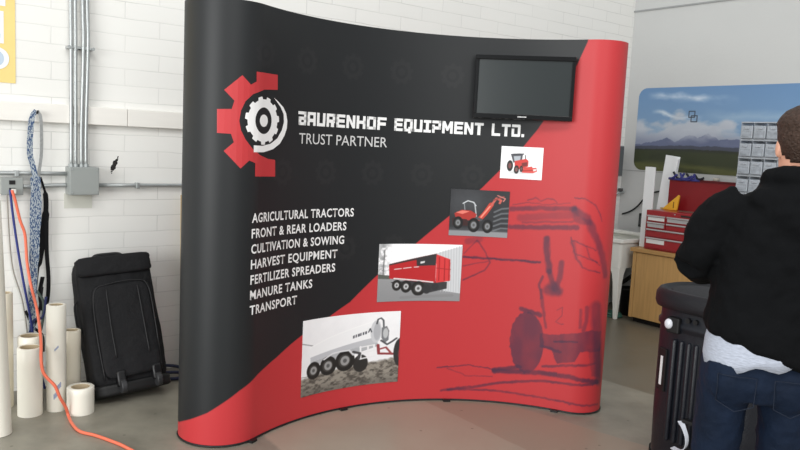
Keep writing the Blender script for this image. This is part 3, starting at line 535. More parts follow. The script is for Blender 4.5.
# ropes' loose ends in a tangle
tg = wall_thing('cord_tangle', 'dark tangled cord ends hanging below the straps', 'cord', 1.0, .28)
for k, (m_, P) in enumerate(((BLKWEB, [(.03, -.06, .36), (.01, -.06, .2), (-.045, -.06, .05), (-.06, -.06, -.03)]), (BLKWEB, [(-.06, -.05, .22), (-.02, -.06, .12), (.03, -.06, .06), (.035, -.06, -.04)]), (mat('navy_cord', (44, 52, 96), .6), [(.05, -.07, .30), (.03, -.07, .18), (-.02, -.07, .16), (-.05, -.07, .06)]), (mat('green_cord', (84, 96, 90), .6), [(.0, -.065, .34), (.035, -.065, .26), (.02, -.07, .1), (-.03, -.06, .02)]))):
    obj('cord_end', tube(bmesh.new(), smooth_path(P, 6), .008, 8), m_, tg, smooth=True)
# cords from the outlet
ORG = mat('orange_cord', (232, 116, 88), .45, .4); BLU = mat('blue_cord', (44, 54, 122), .45, .4)
def cord(name, label, pts, r, m):
    P = smooth_path(pts, 8); o = Vector(P[-1]); o.z = 0; c = obj(name, tube(bmesh.new(), [p - o for p in P], r, 8), m, smooth=True, loc=o); tag(c, label, 'cord'); return c
FL = lambda p, z=.009: Vector((p[0], p[1], z))
cord('extension_cord', 'orange extension cord hanging from the outlet box and snaking over the floor', [WL(.865, 1.227, .09), WL(.881, 1.169, .09), WL(.906, 1.052, .09), WL(.932, .963, .09), WL(.94, .804, .10), WL(.954, .67, .13), WL(.972, .533, .2), Vector((-1.976, 4.06, .473)), Vector((-1.931, 3.98, .411)), Vector((-1.91, 3.935, .357)), Vector((-1.897, 3.925, .288)), Vector((-1.875, 3.93, .245)), Vector((-1.837, 3.94, .198)), Vector((-1.816, 3.954, .13)), Vector((-1.80, 3.99, .06)), FL((-1.79, 4.0)), FL((-1.72, 3.89)), FL((-1.637, 3.794)), FL((-1.54, 3.752)), FL((-1.426, 3.687)), FL((-1.33, 3.622)), FL((-1.20, 3.50)), FL((-1.0, 3.2))], .0085, ORG)
cord('power_cord', 'blue cord hanging from the outlet box on the left wall', [WL(.856, 1.227, .085), WL(.87, 1.081, .085), WL(.895, .875, .085), WL(.926, .665, .085), WL(.957, .48, .085), WL(.973, .357, .085), WL(1.0, .2, .07), WL(1.04, .01, .07)], .007, BLU)
cord('thin_cord', 'thin grey cord hanging against the left wall', [WL(.845, 1.2, .06), WL(.86, .95, .03), WL(.88, .75, .02), WL(.93, .55, .02), WL(.96, .3, .02), WL(.98, .012, .03)], .004, mat('grey_cord', (150, 146, 138), .6))
c = cord('cable_coil', 'dark blue cable lying on the floor by the black bag', [Vector((-1.62, 4.77, .012)), Vector((-1.53, 4.72, .012)), Vector((-1.42, 4.70, .014)), Vector((-1.36, 4.80, .012)), Vector((-1.44, 4.90, .03)), Vector((-1.56, 4.86, .045)), Vector((-1.55, 4.76, .03)), Vector((-1.44, 4.77, .035)), Vector((-1.3, 4.86, .012)), Vector((-1.2, 4.95, .012))], .011, mat('navy_cable', (34, 42, 70), .5))
# ------------------------------------------------------------------ white rolls standing at the left
ROLL = mat('white_roll_film', (232, 228, 216), .4, .45, var=.025, vscale=7, stretch=(1, 1, .3)); CORE = mat('cardboard_core', (190, 172, 142), .8); ROLLC = mat('cream_roll', (222, 214, 196), .5, .4, var=.03, vscale=6)
MARK = mat('blue_mark', (150, 160, 186), .6)
RG = 'white rolls standing on the floor'
def roll(label, x, y, r, h, core=.55, m=ROLL, tilt=(0, 0), mark=()):
    t = thing('film_roll', label, 'roll', (x, y, 0), (tilt[0], tilt[1], 0), RG)
    ci = r * core
    obj('wrap', lathe(bmesh.new(), [(ci + .006, 0), (r, 0), (r, h * .25), (r, h * .75), (r, h - .004), (r - .004, h), (ci + .006, h)], 40, closed=True), m, t, smooth=True).data.set_sharp_from_angle(angle=R(50))
    obj('core', lathe(bmesh.new(), [(ci, .002), (ci + .0058, .002), (ci + .0058, h - .003), (ci, h - .003)], 32, closed=True), CORE, t, smooth=True).data.set_sharp_from_angle(angle=R(50))
    for a, z, l in mark:
        bm = bmesh.new()
        for k in range(4):
            a0 = a + k * .10; box(bm, -.003, .003, -.0008, .0004, z - l / 2 + k * .006, z + l / 2 + k * .006, mx=Matrix.Rotation(a0, 4, 'Z') @ Matrix.Translation((0, -r, 0)))
        obj('blue_print', bm, MARK, t)
    return t
roll('tall white roll standing at the left edge, nearest the camera', -2.035, 3.735, .062, 1.22, .7, tilt=(0, R(-2.2)))
roll('short wide white roll with a sharp rim, in front of a similar one', -2.016, 4.025, .064, .385, .72)
roll('short white roll half hidden behind the front pair', -2.10, 4.20, .066, .40, .72, mark=())
roll('slim cream roll against the wall behind the tall white roll', -2.215, 4.12, .052, .66, .7, m=ROLLC)
roll('tall wrapped white roll with blue print, beside the black bag', -1.91, 4.115, .052, .61, .6, mark=((.55, .14, .03), (.2, .09, .03), (.3, .36, .012)))
roll('cream roll hidden in shade behind the tall wrapped roll', -1.90, 4.29, .05, .42, .6, m=ROLLC)
roll('lowest white roll with thick wound rim, beside the black bag', -1.762, 4.09, .073, .15, .62)
# ------------------------------------------------------------------ black wheeled bag leaning on the wall
BAGM = mat('black_nylon', (22, 22, 24), .72, .25, bump=.35, bscale=26, var=.15, vscale=14); PIPE = mat('black_piping', (30, 30, 32), .5, .4); BAGP = mat('black_pocket', (26, 26, 28), .75, .25, bump=.5, bscale=16)
bag = thing('wheeled_bag', 'large black wheeled duffel bag leaning against the white block wall', 'bag', WL(1.446, .012, .405), (R(-21.5), R(-3.4), ROT_L))
def soft_box(x0, x1, y0, y1, z0, z1, n, bulge, amp, seed):
    bm = bmesh.new(); bmesh.ops.create_cube(bm, size=2); bmesh.ops.subdivide_edges(bm, edges=bm.edges, cuts=n, use_grid_fill=True)
    cx, cy, cz = (x0 + x1) / 2, (y0 + y1) / 2, (z0 + z1) / 2; hx, hy, hz = (x1 - x0) / 2, (y1 - y0) / 2, (z1 - z0) / 2
    for v in bm.verts:
        p = v.co.copy(); q = Vector([math.copysign(abs(c), c) for c in p]); l = (abs(q.x) ** 9 + abs(q.y) ** 9 + abs(q.z) ** 9) ** (1 / 9); q /= l
        b_ = 1 + bulge * (1 - q.x * q.x) * (1 - q.z * q.z); nn = noise.noise(Vector((q.x * 2.2 + seed, q.y * 2.0, q.z * 3.1))) + .5 * noise.noise(Vector((q.x * 5 + seed, q.y * 5, q.z * 7)))
        v.co = Vector((cx + hx * q.x * (1 + .02 * nn), cy + hy * q.y * b_ * (1 + amp * nn), cz + hz * q.z * (1 + .012 * nn)))
    return bm
obj('body', soft_box(-.222, .222, -.12, .075, .03, .845, 16, .10, .09, 3), BAGM, bag, smooth=True)
obj('front_pocket', soft_box(-.165, .175, -.155, -.09, .10, .66, 12, .05, .10, 9), BAGP, bag, smooth=True)
obj('top_flap', soft_box(-.218, .220, -.145, -.06, .72, .84, 8, .05, .06, 12), BAGP, bag, smooth=True)
obj('base_shell', soft_box(-.226, .226, -.13, .07, .0, .075, 6, .02, .03, 5), mat('base_plastic', (18, 18, 19), .5, .4), bag, smooth=True)
for x0, x1 in ((-.085, -.082), (.11, .105)): obj('zip', tube(bmesh.new(), smooth_path([(x0, -.158, .215), (x0 - .004, -.163, .4), (x1, -.158, .63)], 8), .0042, 8), PIPE, bag, smooth=True)
obj('piping', tube(bmesh.new(), smooth_path([(-.165, -.14, .10), (-.172, -.15, .4), (-.15, -.15, .62), (-.06, -.152, .66), (.1, -.152, .665), (.17, -.15, .62), (.178, -.15, .4), (.172, -.14, .10)], 8), .004, 8), PIPE, bag, smooth=True)
for x in (-.075, .135):
    wh = obj('wheel_housing', bx(x - .027, x + .027, -.165, -.10, .045, .14), mat('wheel_plastic', (20, 20, 22), .4), bag, bev=.012, smooth=True)
    obj('wheel', cyl(bmesh.new(), (x - .017, -.158, .045), (x + .017, -.158, .045), .04, 24), mat('grey_wheel', (48, 48, 50), .5), bag, bev=.006, smooth=True)
obj('handle', tube(bmesh.new(), smooth_path([(-.10, -.02, .815), (-.08, -.02, .862), (.0, -.02, .868), (.07, -.02, .862), (.09, -.02, .83)], 6), .011, 8), PIPE, bag, smooth=True)
obj('side_handle', ribbon(bmesh.new(), smooth_path([(-.222, -.02, .60), (-.240, -.02, .56), (-.240, -.02, .44), (-.222, -.02, .40)], 6), .03, (0, 1, 0), .006), BLKWEB, bag)
# tan board standing behind the display
bd = thing('wooden_board', 'tan wooden board standing behind the left end of the display', 'board', WL(1.955, 0, .06), (R(-1.5), 0, ROT_L)); obj('panel', bx(-.06, .30, -.01, .01, 0, 1.19), mat('tan_board', (186, 160, 118), .7, .3, var=.06, vscale=4, stretch=(6, 6, .5)), bd, bev=.002)
# ------------------------------------------------------------------ right wall: picture mural, sink, cabinet, tool chest, organisers
def rwall(name, label, cat, s, z, off, group=None, rot=(0, 0)): return thing(name, label, cat, WR(s, z, off), (rot[0], rot[1], ROT_R), group)
# mural with rounded corners: a printed mountain landscape
mu = rwall('wall_mural', 'large rounded landscape photo panel of mountains under clouds on the right wall', 'mural', .14, 1.448, .0)
W_, H_ = 2.2, .838; nz, nu = 250, 560
u = np.linspace(0, W_, nu); z = np.linspace(0, H_, nz); U, Z = np.meshgrid(u, z)
c = Canvas(U, Z, .0036, (130, 160, 190)); sh = U.shape
c.mix(np.clip((Z - .3) / .55, 0, 1) * .8, (96, 132, 174)); c.mix(np.clip((U - .8) / 1.2, 0, 1) * .35, (92, 128, 168))
n = fbm(sh, (3, 5), 31, 5); n2 = fbm(sh, (7, 9), 35, 5)
ZZ = Z + (n2 - .5) * .10
c.mix(np.clip(1 - np.abs(ZZ - .75 + .05 * U) / .05, 0, 1) * np.clip((n - .32) * 4, 0, 1) * np.clip((1.1 - U) * 3, 0, 1) * np.clip((U - .1) * 6, 0, 1), (206, 216, 228), )
c.mix(np.clip(1 - np.abs(ZZ - .60 + .1 * U) / .03, 0, 1) * np.clip((.75 - U) * 4, 0, 1) * np.clip((U - .16) * 8, 0, 1) * .9, (206, 216, 226))
c.mix(np.clip(1 - np.abs(ZZ - .55) / .08, 0, 1) * np.clip((U - .7) * 3, 0, 1) * .35, (190, 206, 214))
cl = np.clip((.525 + .06 * np.sin(U * 3.4 + .2) + (n2 - .5) * .42 + (n - .5) * .2 - Z) / .10, 0, 1); c.mix(cl * .92, (186, 191, 199)); c.mix(cl * np.clip((n - .45) * 3, 0, 1) * .6, (216, 218, 222)); c.mix(cl * np.clip((.42 - Z) / .12, 0, 1) * .7, (122, 130, 156))
def ridge(pts, c_, jag, seed):
    g = np.interp(u, [p[0] for p in pts], [p[1] for p in pts]) + (fbm((4, nu), (1, 60), seed, 4)[1] - .5) * jag
    c.mix(np.clip((g[None] - Z) / .006 + .5, 0, 1), c_)
ridge([(0, .26), (.25, .30), (.36, .335), (.46, .30), (.62, .375), (.70, .345), (.80, .385), (.92, .33), (1.2, .34), (1.5, .32), (1.8, .36), (2.2, .31)], (102, 110, 138), .03, 41)
c.mix(np.clip((Z - .27) / .10, 0, 1) * np.clip((.50 - Z) / .06, 0, 1) * np.clip((n2 - .47) * 5, 0, 1) * .75, (176, 182, 194))
ridge([(0, .245), (.5, .262), (.9, .268), (1.4, .255), (2.2, .25)], (74, 78, 92), .02, 45)
ridge([(0, .215), (.6, .232), (1.1, .225), (1.6, .215), (2.2, .22)], (52, 56, 48), .012, 47)
gr = np.clip((.215 - Z) / .02, 0, 1); c.mix(gr, (60, 66, 46)); c.mix(gr * np.clip((.11 - Z + (n2 - .5) * .08) / .05, 0, 1) * .8, (96, 98, 58)); c.mix(gr * np.clip((n2 - .5) * 4, 0, 1) * .5, (44, 48, 36))
for q in ((.585, .60), (.612, .557)): c.line([(q[0], q[1]), (q[0] + .062, q[1]), (q[0] + .062, q[1] - .058), (q[0], q[1] - .058), (q[0], q[1])], .011, (58, 66, 78), .9)
P = np.stack([U, np.full(sh, -.004), Z], -1); rr = .095
for cx, cz, sx_, sz in ((rr, rr, -1, -1), (W_ - rr, rr, 1, -1), (rr, H_ - rr, -1, 1), (W_ - rr, H_ - rr, 1, 1)):
    dx, dz = (P[..., 0] - cx) * sx_, (P[..., 2] - cz) * sz; k = (dx > 0) & (dz > 0); m_ = np.maximum(dx, dz); l = np.hypot(dx, dz); f = np.where(k & (l > 0), m_ / np.maximum(l, 1e-9), 1)
    P[..., 0] = np.where(k, cx + sx_ * dx * f, P[..., 0]); P[..., 2] = np.where(k, cz + sz * dz * f, P[..., 2])
grid_mesh('print_panel', P, c.C, print_mat('mural_print', .5, .35), mu, .0035)
# --- white laundry sink in the corner
SW = mat('sink_plastic', (226, 226, 220), .42, .45); PIPEG = mat('dark_pipe', (70, 70, 70), .5); RUB = mat('black_rubber', (20, 20, 20), .5)
sk = rwall('laundry_sink', 'white plastic laundry sink on tapered legs in the corner', 'sink', .30, 0, .42)
bm = bmesh.new()
def rect(hx, hy, z, r=.03):
    o = []
    for sx_, sy, a0 in ((1, 1, 0), (-1, 1, 90), (-1, -1, 180), (1, -1, 270)):
        for k in range(5): a = R(a0 + 22.5 * k); o.append((sx_ * (hx - r) + r * math.cos(a), sy * (hy - r) + r * math.sin(a), z))
    return o
rings = [rect(.235, .25, .51), rect(.262, .272, .735), rect(.262, .272, .745), rect(.28, .29, .75), rect(.28, .29, .785), rect(.255, .265, .785), rect(.235, .245, .56)]
obj('basin', loft(bm, rings), SW, sk, bev=.004, smooth=True)
obj('apron', loft(bmesh.new(), [rect(.245, .258, .50), rect(.255, .266, .62)], cap=False), SW, sk)
for sx_ in (-1, 1):
    for sy in (-1, 1):
        bm = bmesh.new(); rings = []
        for z, h in ((0, .017), (.36, .034), (.44, .042), (.51, .058)):
            X, Y = sx_ * (.245 - h), sy * (.255 - h); rings.append([(X - h, Y - h, z), (X + h, Y - h, z), (X + h, Y + h, z), (X - h, Y + h, z)])
        obj('leg', loft(bm, rings), SW, sk, bev=.006)
obj('back_ledge', bx(-.28, .28, .20, .29, .785, .815), SW, sk, bev=.006)
obj('drain_pipe', tube(bmesh.new(), smooth_path([(0, .0, .51), (0, .0, .36), (.03, .08, .30), (.05, .24, .36), (.05, .33, .37)], 6), .022, 12), PIPEG, sk, smooth=True)
bk = rwall('bucket', 'black bucket under the corner sink beside the cabinet', 'bucket', .46, 0, .34); obj('shell', lathe(bmesh.new(), [(.085, 0), (.11, .26), (.118, .26), (.118, .27), (.10, .27), (.078, .01)], 28), RUB, bk, smooth=True)
obj('bail', tube(bmesh.new(), [(-.115 * math.cos(PI * k / 12), -.09 * math.sin(PI * k / 12), .25 + .0 * k) for k in range(13)], .004, 8), GALV, bk, smooth=True)
hs = rwall('garden_hose', 'green hose coiled on the floor under the sink', 'hose', .44, .0, .58)
obj('coil', tube(bmesh.new(), [((.085 + .012 * math.sin(k * .37)) * math.cos(k * .2), (.07 + .01 * math.cos(k * .5)) * math.sin(k * .2), .012 + .012 * ((k // 31) % 3)) for k in range(150)], .010, 8), mat('hose_green', (58, 98, 84), .5), hs, smooth=True)
# fittings on the corner walls
bx_ = wall_thing('conduit_box', 'tall dark grey electrical box beside the right edge of the display', 'electrical box', 6.56, 1.37)
obj('housing', bx(-.05, .05, -.10, 0, 0, .315), mat('dark_grey_enamel', (128, 132, 134), .5), bx_, bev=.004); obj('cover', bx(-.045, .045, -.104, -.1, .01, .305), mat('darker_enamel', (98, 102, 104), .5), bx_, bev=.002)
vb = rwall('wall_tap', 'small grey wall tap in the corner above the sink', 'tap', .04, 1.2, .0)
obj('spout', tube(bmesh.new(), smooth_path([(0, 0, 0), (0, -.05, 0), (-.02, -.09, -.02), (-.03, -.10, -.06)], 5), .012, 8), GALV, vb, smooth=True); obj('handle', cyl(bmesh.new(), (.0, -.055, .012), (.0, -.055, .04), .026, 12), PIPEG, vb)
cb = obj('wall_cable', tube(bmesh.new(), smooth_path([(.0, -.02, -.12), (.08, -.02, -.09), (.17, -.02, -.03), (.25, -.02, .06), (.34, -.02, .13), (.45, -.015, .16)], 6), .0085, 8), RUB, smooth=True, loc=WR(.06, 1.09, 0)); cb.rotation_euler.z = ROT_R; tag(cb, 'black cable drooping across the right wall above the sink', 'cable')
so = rwall('wall_switch', 'black switch box on the right wall above the sink', 'switch', .30, .93, .0); obj('plate', bx(-.028, .028, -.03, 0, -.07, .07), RUB, so, bev=.004); obj('rocker', bx(-.014, .014, -.036, -.03, -.045, .045), mat('switch_grey', (70, 70, 70), .5), so, bev=.002)
# --- oak cabinet
OAK = mat('oak_board', (186, 146, 92), .5, .35, var=.10, vscale=5, stretch=(9, 9, .7)); OAKT = mat('oak_top', (176, 136, 84), .45, .4, var=.08, vscale=5, stretch=(.7, 9, 9)); SHADOW = mat('toe_black', (24, 22, 20), .8)  # oak for carcass and top, near-black finish for the plinth
cbn = rwall('wooden_cabinet', 'oak cabinet with a thick top standing against the right wall', 'cabinet', .635, 0, .62)
CW = 1.42
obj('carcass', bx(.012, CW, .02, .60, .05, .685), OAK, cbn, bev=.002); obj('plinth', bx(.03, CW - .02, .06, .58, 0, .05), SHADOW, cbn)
obj('worktop', bx(-.012, CW + .012, -.018, .605, .685, .722), OAKT, cbn, bev=.004)
obj('stile', bx(.012, .05, .0, .02, .05, .685), OAK, cbn, bev=.002)
for k, (a, b_) in enumerate(((.054, .74), (.744, CW))):
    d = obj('door', bx(a, b_, -.002, .018, .055, .68), OAK, cbn, bev=.003)
# --- red tool chest with raised lid
RED_E = mat('red_enamel', (150, 22, 30), .32, .5, coat=.2); LIDM = mat('red_lid', (128, 18, 26), .4, .45, var=.05, vscale=5); STEEL = mat('brushed_steel', (196, 198, 200), .32, .5, .7); PAPER = mat('label_paper', (226, 226, 224), .6)
ch = rwall('tool_chest', 'red metal tool chest with raised lid on the oak cabinet', 'tool chest', .735, .723, .59)
TW = .70
obj('body', bx(0, TW, 0, .335, 0, .37), RED_E, ch, bev=.006)
lid = obj('lid', bx(.0, TW, .335, .355, .33, .665), LIDM, ch, bev=.004)
obj('lid_edge', bx(-.004, TW + .004, .318, .36, .655, .672), mat('lid_trim', (90, 16, 22), .4), lid, bev=.003)
for k, (x0, x1, z0, z1) in enumerate(((.02, .215, .268, .326), (.223, .68, .268, .326), (.02, .215, .205, .262), (.223, .68, .205, .262), (.02, .68, .125, .198), (.02, .68, .018, .118))):
    d = obj('drawer', bx(x0, x1, -.012, .005, z0, z1), RED_E, ch, bev=.003)
    obj('handle', bx(x0 + .004, x1 - .004, -.022, -.011, z1 - .016, z1 - .002), STEEL, d, bev=.003)
    if k in (0, 1, 2, 5): obj('paper_label', bx(x0 + .01, (x1 - .012) if k < 4 else x0 + .20, -.0135, -.012, z0 + (.008 if k < 4 else .042), z1 - .02), PAPER if k in (0, 5) else STEEL, d)
obj('badge', bx(.36, .46, -.004, .0, .335, .352), mat('badge_dark', (40, 34, 34), .4), ch)
obj('lock', cyl(bmesh.new(), (.30, -.006, .352), (.30, 0, .352), .006, 12), STEEL, ch)
yt = rwall('yellow_triangle', 'yellow triangular plastic piece standing on the red tool chest', 'tool', .90, 1.0935, .33)
bm = bmesh.new(); loft(bm, [[(-.155, y, .0), (-.06, y, .004), (.0, y, .165), (-.015, y, .175), (-.16, y, .02)][::-1] if False else [(-.17, y, 0), (-.012, y, 0), (.006, y, .14), (-.004, y, .148)] for y in (-.012, .012)]); obj('body', bm, mat('bright_yellow', (232, 176, 52), .45), yt, bev=.004)
obj('slot', bx(-.05, -.04, -.0135, -.012, .02, .08), mat('dark_slot', (120, 84, 20), .6), yt)
obj('tip', bx(-.185, -.15, -.014, .014, 0, .016), mat('tan_tip', (196, 160, 96), .5), yt, bev=.004)
sc_ = rwall('metal_ruler', 'long dark steel rule lying on the tool chest', 'ruler', 1.11, 1.0935, .38); obj('blade', bx(-.16, .20, -.016, .016, 0, .006), mat('dull_steel', (120, 116, 104), .4, .5, .6), sc_); obj('end_stop', bx(.19, .205, -.02, .02, 0, .022), mat('dark_steel', (70, 68, 62), .4, .5, .6), sc_)
NAVY = mat('navy_rubber', (50, 52, 120), .5, .4); CHAR = mat('charcoal_grip', (26, 28, 38), .5)
tl = rwall('clamp_tools', 'tangle of navy handled clamps resting on top of the raised red lid', 'tools', .76, 1.397, .235)
for k, (x, a, l, m_) in enumerate(((.02, .5, .10, NAVY), (.06, 2.4, .13, CHAR), (.09, .9, .10, NAVY), (.12, 2.2, .09, NAVY), (.155, .3, .11, NAVY), (.19, 2.5, .12, CHAR), (.21, .8, .10, NAVY), (.245, 2.0, .08, NAVY), (.275, 2.6, .10, CHAR), (.31, .3, .06, CHAR))):
    dx, dz = math.cos(a) * l / 2, math.sin(a) * l / 2; y = -.03 + .012 * (k % 3)
    obj('grip', tube(bmesh.new(), smooth_path([(x - dx, y, .012 - dz * .7), (x, y - .012, .0 + .006 * (k % 2)), (x + dx, y - .004, .012 + dz)], 4), .011, 8), m_, tl, smooth=True)
obj('jaw', bx(.0, .30, -.04, -.015, -.02, .0), NAVY, tl, bev=.006)
tp = rwall('tape_roll', 'small grey knob of tape on the right end of the raised lid', 'tape', 1.20, 1.396, .235); obj('ring', lathe(bmesh.new(), [(.012, 0), (.03, 0), (.03, .028), (.012, .028)], 24, closed=True), mat('tape_grey', (176, 170, 160), .6), tp, smooth=True)
# --- two white boards
WBD = mat('white_board', (236, 238, 240), .5, .35)
b1 = rwall('white_board', 'upright narrow white board on the left end of the oak cabinet', 'board', .678, .7225, .495, group='white boards by the tool chest'); obj('panel', bx(-.054, .054, -.006, .006, 0, .77), WBD, b1, bev=.002)
b2 = rwall('white_board', 'tilted white board leaning right, with a bent top', 'board', .577, .7355, .19, group='white boards by the tool chest', rot=(0, R(6.0)))
obj('panel', bx(-.035, .12, -.005, .005, 0, .88), WBD, b2, bev=.002); obj('fold', bx(.085, .12, -.03, -.0055, .02, .86), WBD, b2, bev=.002)
# --- stack of clear plastic drawer organisers
CLR = mat('clear_plastic', (206, 212, 220), .25, .5, trans=.45); CLR2 = mat('clear_drawer', (196, 203, 212), .3, .5, trans=.35); CONT = mat('grey_contents', (150, 156, 164), .6, var=.3, vscale=30)
ORD = ('topmost', 'second from top', 'third from top', 'fourth from top', 'fifth from top', 'sixth from top', 'seventh from top', 'lowest')
proto = None; OH = .1505
for k in range(8):
    lab = 'clear plastic drawer organiser, %s of the stack by the mural' % ORD[k]
    z = .723 + OH * (7 - k)
    if proto is None:
        proto = rwall('drawer_organiser', lab, 'organiser', 1.70, z, .42, group='clear organisers stacked on the cabinet')
        bm = bmesh.new()
        for a in ((-.17, .17, -.08, .09, 0, .006), (-.17, .17, -.085, .09, OH - .012, OH - .0015), (-.17, -.164, -.08, .09, 0, OH - .01), (.164, .17, -.08, .09, 0, OH - .01), (-.17, .17, .084, .09, 0, OH - .01), (-.058, -.054, -.08, .09, 0, OH - .01), (.054, .058, -.08, .09, 0, OH - .01)): box(bm, *a)
        obj('shell', bm, CLR, proto)
        for x in (-.111, 0, .111):
            d = obj('drawer', bx(x - .05, x + .05, -.095, .07, .008, .115), CLR2, proto, bev=.004)
            obj('pull', bx(x - .022, x + .022, -.106, -.095, .085, .10), CLR, d, bev=.003)
            obj('contents', bx(x - .042, x + .042, -.0965, -.0952, .016, .07), CONT, d)
    else:
        t = dup(proto, lab); t.location = WR(1.70, z, .42)
# ------------------------------------------------------------------ black wheeled shipping case
CASE = mat('case_plastic', (18, 21, 29), .42, .4, bump=.12, bscale=120); CASEL = mat('case_lid', (21, 22, 27), .5, .35, bump=.15, bscale=140); DARK = mat('groove_black', (10, 10, 12), .6)
cs = thing('shipping_case', 'tall black moulded shipping case with ribbed sides beside the person', 'case', (1.675, 3.685, 0), (0, 0, ROT_R))
def stad(hx, hy, z, n=48, p=2.6): return ell(0, 0, z, hx, hy, n, p)
obj('body', loft(bmesh.new(), [stad(.315, .20, .02), stad(.33, .215, .05), stad(.335, .22, .30), stad(.335, .22, .72), stad(.335, .22, .735), stad(.345, .23, .745), stad(.345, .23, .765), stad(.335, .22, .775), stad(.335, .22, .835)]), CASE, cs, smooth=True).data.set_sharp_from_angle(angle=R(50))
lid = obj('lid', loft(bmesh.new(), [stad(.335, .22, .83), stad(.36, .245, .835), stad(.368, .253, .86), stad(.366, .25, .90), stad(.35, .235, .925), stad(.335, .22, .93), stad(.32, .205, .918), stad(.30, .19, .912)]), CASEL, cs, smooth=True)
obj('lid_pad', loft(bmesh.new(), [stad(.298, .188, .911), stad(.298, .188, .916), stad(.285, .178, .919)]), mat('lid_pad_grey', (34, 36, 40), .7, bump=.2, bscale=200), lid, smooth=True)
for k in range(9):
    x = -.155 + k * .040
    obj('rib', bx(x - .0125, x + .0125, -.232, -.205, .16, .69), CASE, cs, bev=.012, seg=3, smooth=True)
obj('latch', bx(-.20, -.13, -.238, -.15, .72, .80), DARK, cs, bev=.008)
obj('latch_knob', sphere(bmesh.new(), (-.185, -.238, .765), (.022, .016, .026), 18), mat('clear_knob', (206, 208, 216), .25, .5), cs, smooth=True)
for x in (-.085, -.045): obj('rivet', cyl(bmesh.new(), (x, -.238, .80), (x, -.205, .80), .012, 12), DARK, cs)
hmx = Matrix.Translation((-.232, -.186, 0)) @ Matrix.Rotation(R(-27), 4, 'Z')
obj('handle_recess', bx(-.034, .034, -.006, .03, .40, .62, mx=hmx), DARK, cs, bev=.004)
obj('recess_label', bx(-.008, .010, -.0085, -.006, .43, .58, mx=hmx), mat('case_label', (222, 222, 224), .5), cs)
obj('pull_handle', bx(-.055, .16, -.262, -.225, .295, .315), DARK, cs, bev=.006)
obj('white_strap', ribbon(bmesh.new(), smooth_path([(-.065, -.255, .30), (-.03, -.28, .285), (-.005, -.285, .24), (-.01, -.28, .19), (-.05, -.265, .155), (-.10, -.245, .15)], 6), .026, (0, 1, .25), .003), mat('white_web', (206, 210, 220), .7), cs)
for sx_ in (-1, 1): obj('wheel', cyl(bmesh.new(), (sx_ * .22 - .02, .12, .045), (sx_ * .22 + .02, .12, .045), .045, 20), RUB, cs, bev=.006, smooth=True)
for sx_ in (-1, 1): obj('foot', bx(sx_ * .24 - .04, sx_ * .24 + .04, -.17, -.09, 0, .03), DARK, cs, bev=.006)
obj('corner_foot', bx(-.335, -.25, -.09, .05, .0, .06), DARK, cs, bev=.012)
# ------------------------------------------------------------------ person seen from behind
SKIN = mat('skin', (214, 160, 136), .5, .35, var=.04, vscale=30); HAIR = mat('brown_hair', (58, 42, 34), .6, .3, bump=.6, bscale=120, var=.30, vscale=90)
HOOD = mat('black_cotton', (11, 12, 14), .88, .1, bump=.22, bscale=24); SHIRT = mat('heather_shirt', (168, 174, 188), .8, .2, bump=.2, bscale=40, var=.14, vscale=60, stretch=(1, 1, 5)); 
def denim():
    m = mat('denim', (12, 25, 44), .8, .2, bump=.25, bscale=30, var=.28, vscale=7); return m
JEAN = denim(); SEAM = mat('jean_seam', (12, 24, 42), .8); SHOE = mat('shoe_black', (28, 28, 30), .6); SOLE = mat('shoe_sole', (200, 198, 192), .6)
pe = thing('person', 'person seen from behind in a black hoodie, white shirt hem and blue jeans', 'person', (1.245, 2.5, 0), (0, 0, R(-14)))
def blob(name, fn, m, vox, parent, sm=3, fac=.6, disp_=None):
    bm = bmesh.new(); fn(bm); o = obj(name, bm, m, parent, smooth=True)
    r = o.modifiers.new('skin', 'REMESH'); r.mode = 'VOXEL'; r.voxel_size = vox; r.use_smooth_shade = True
    s = o.modifiers.new('soft', 'SMOOTH'); s.iterations = sm; s.factor = fac
    if disp_:
        t = bpy.data.textures.new(name + '_folds', 'CLOUDS'); t.noise_scale = disp_[0]; t.noise_depth = 2
        d = o.modifiers.new('folds', 'DISPLACE'); d.texture = t; d.strength = disp_[1]; d.mid_level = .5
    return o
HX, HY = .088, .03                                                          # head centre over the shoulders
HDZ = -.028
def head_rings(off=0.0):
    L = [(1.50, .070, .066, -.005), (1.555, .060, .062, -.004), (1.585, .060, .068, .004), (1.61, .064, .082, .016), (1.64, .0705, .094, .017), (1.675, .0765, .100, .013), (1.705, .0785, .102, .008), (1.735, .0775, .100, .004), (1.76, .071, .090, .002), (1.782, .056, .070, .0), (1.796, .034, .042, .0), (1.80, .012, .016, .0)]
    return [ell(HX * (0.75 + .25 * min(1, (z - 1.5) / .15)), HY + cy, z + (HDZ if z > 1.56 else 0), rx + off, ry + off, 40, 2.15) for z, rx, ry, cy in L]
def chain(bm, pts, rad): tube(bm, smooth_path(pts, 5), [float(v) for v in np.interp(np.linspace(0, len(rad) - 1, (len(pts) - 1) * 5 + 1), range(len(rad)), rad)], 20)
HANDS = {-1: Vector((-.085, .36, 1.175)), 1: Vector((.20, .36, 1.165))}
ELB = {-1: Vector((-.232, .03, 1.24)), 1: Vector((.385, .02, 1.225))}; SHO = {-1: Vector((-.105, .0, 1.455)), 1: Vector((.265, .0, 1.455))}
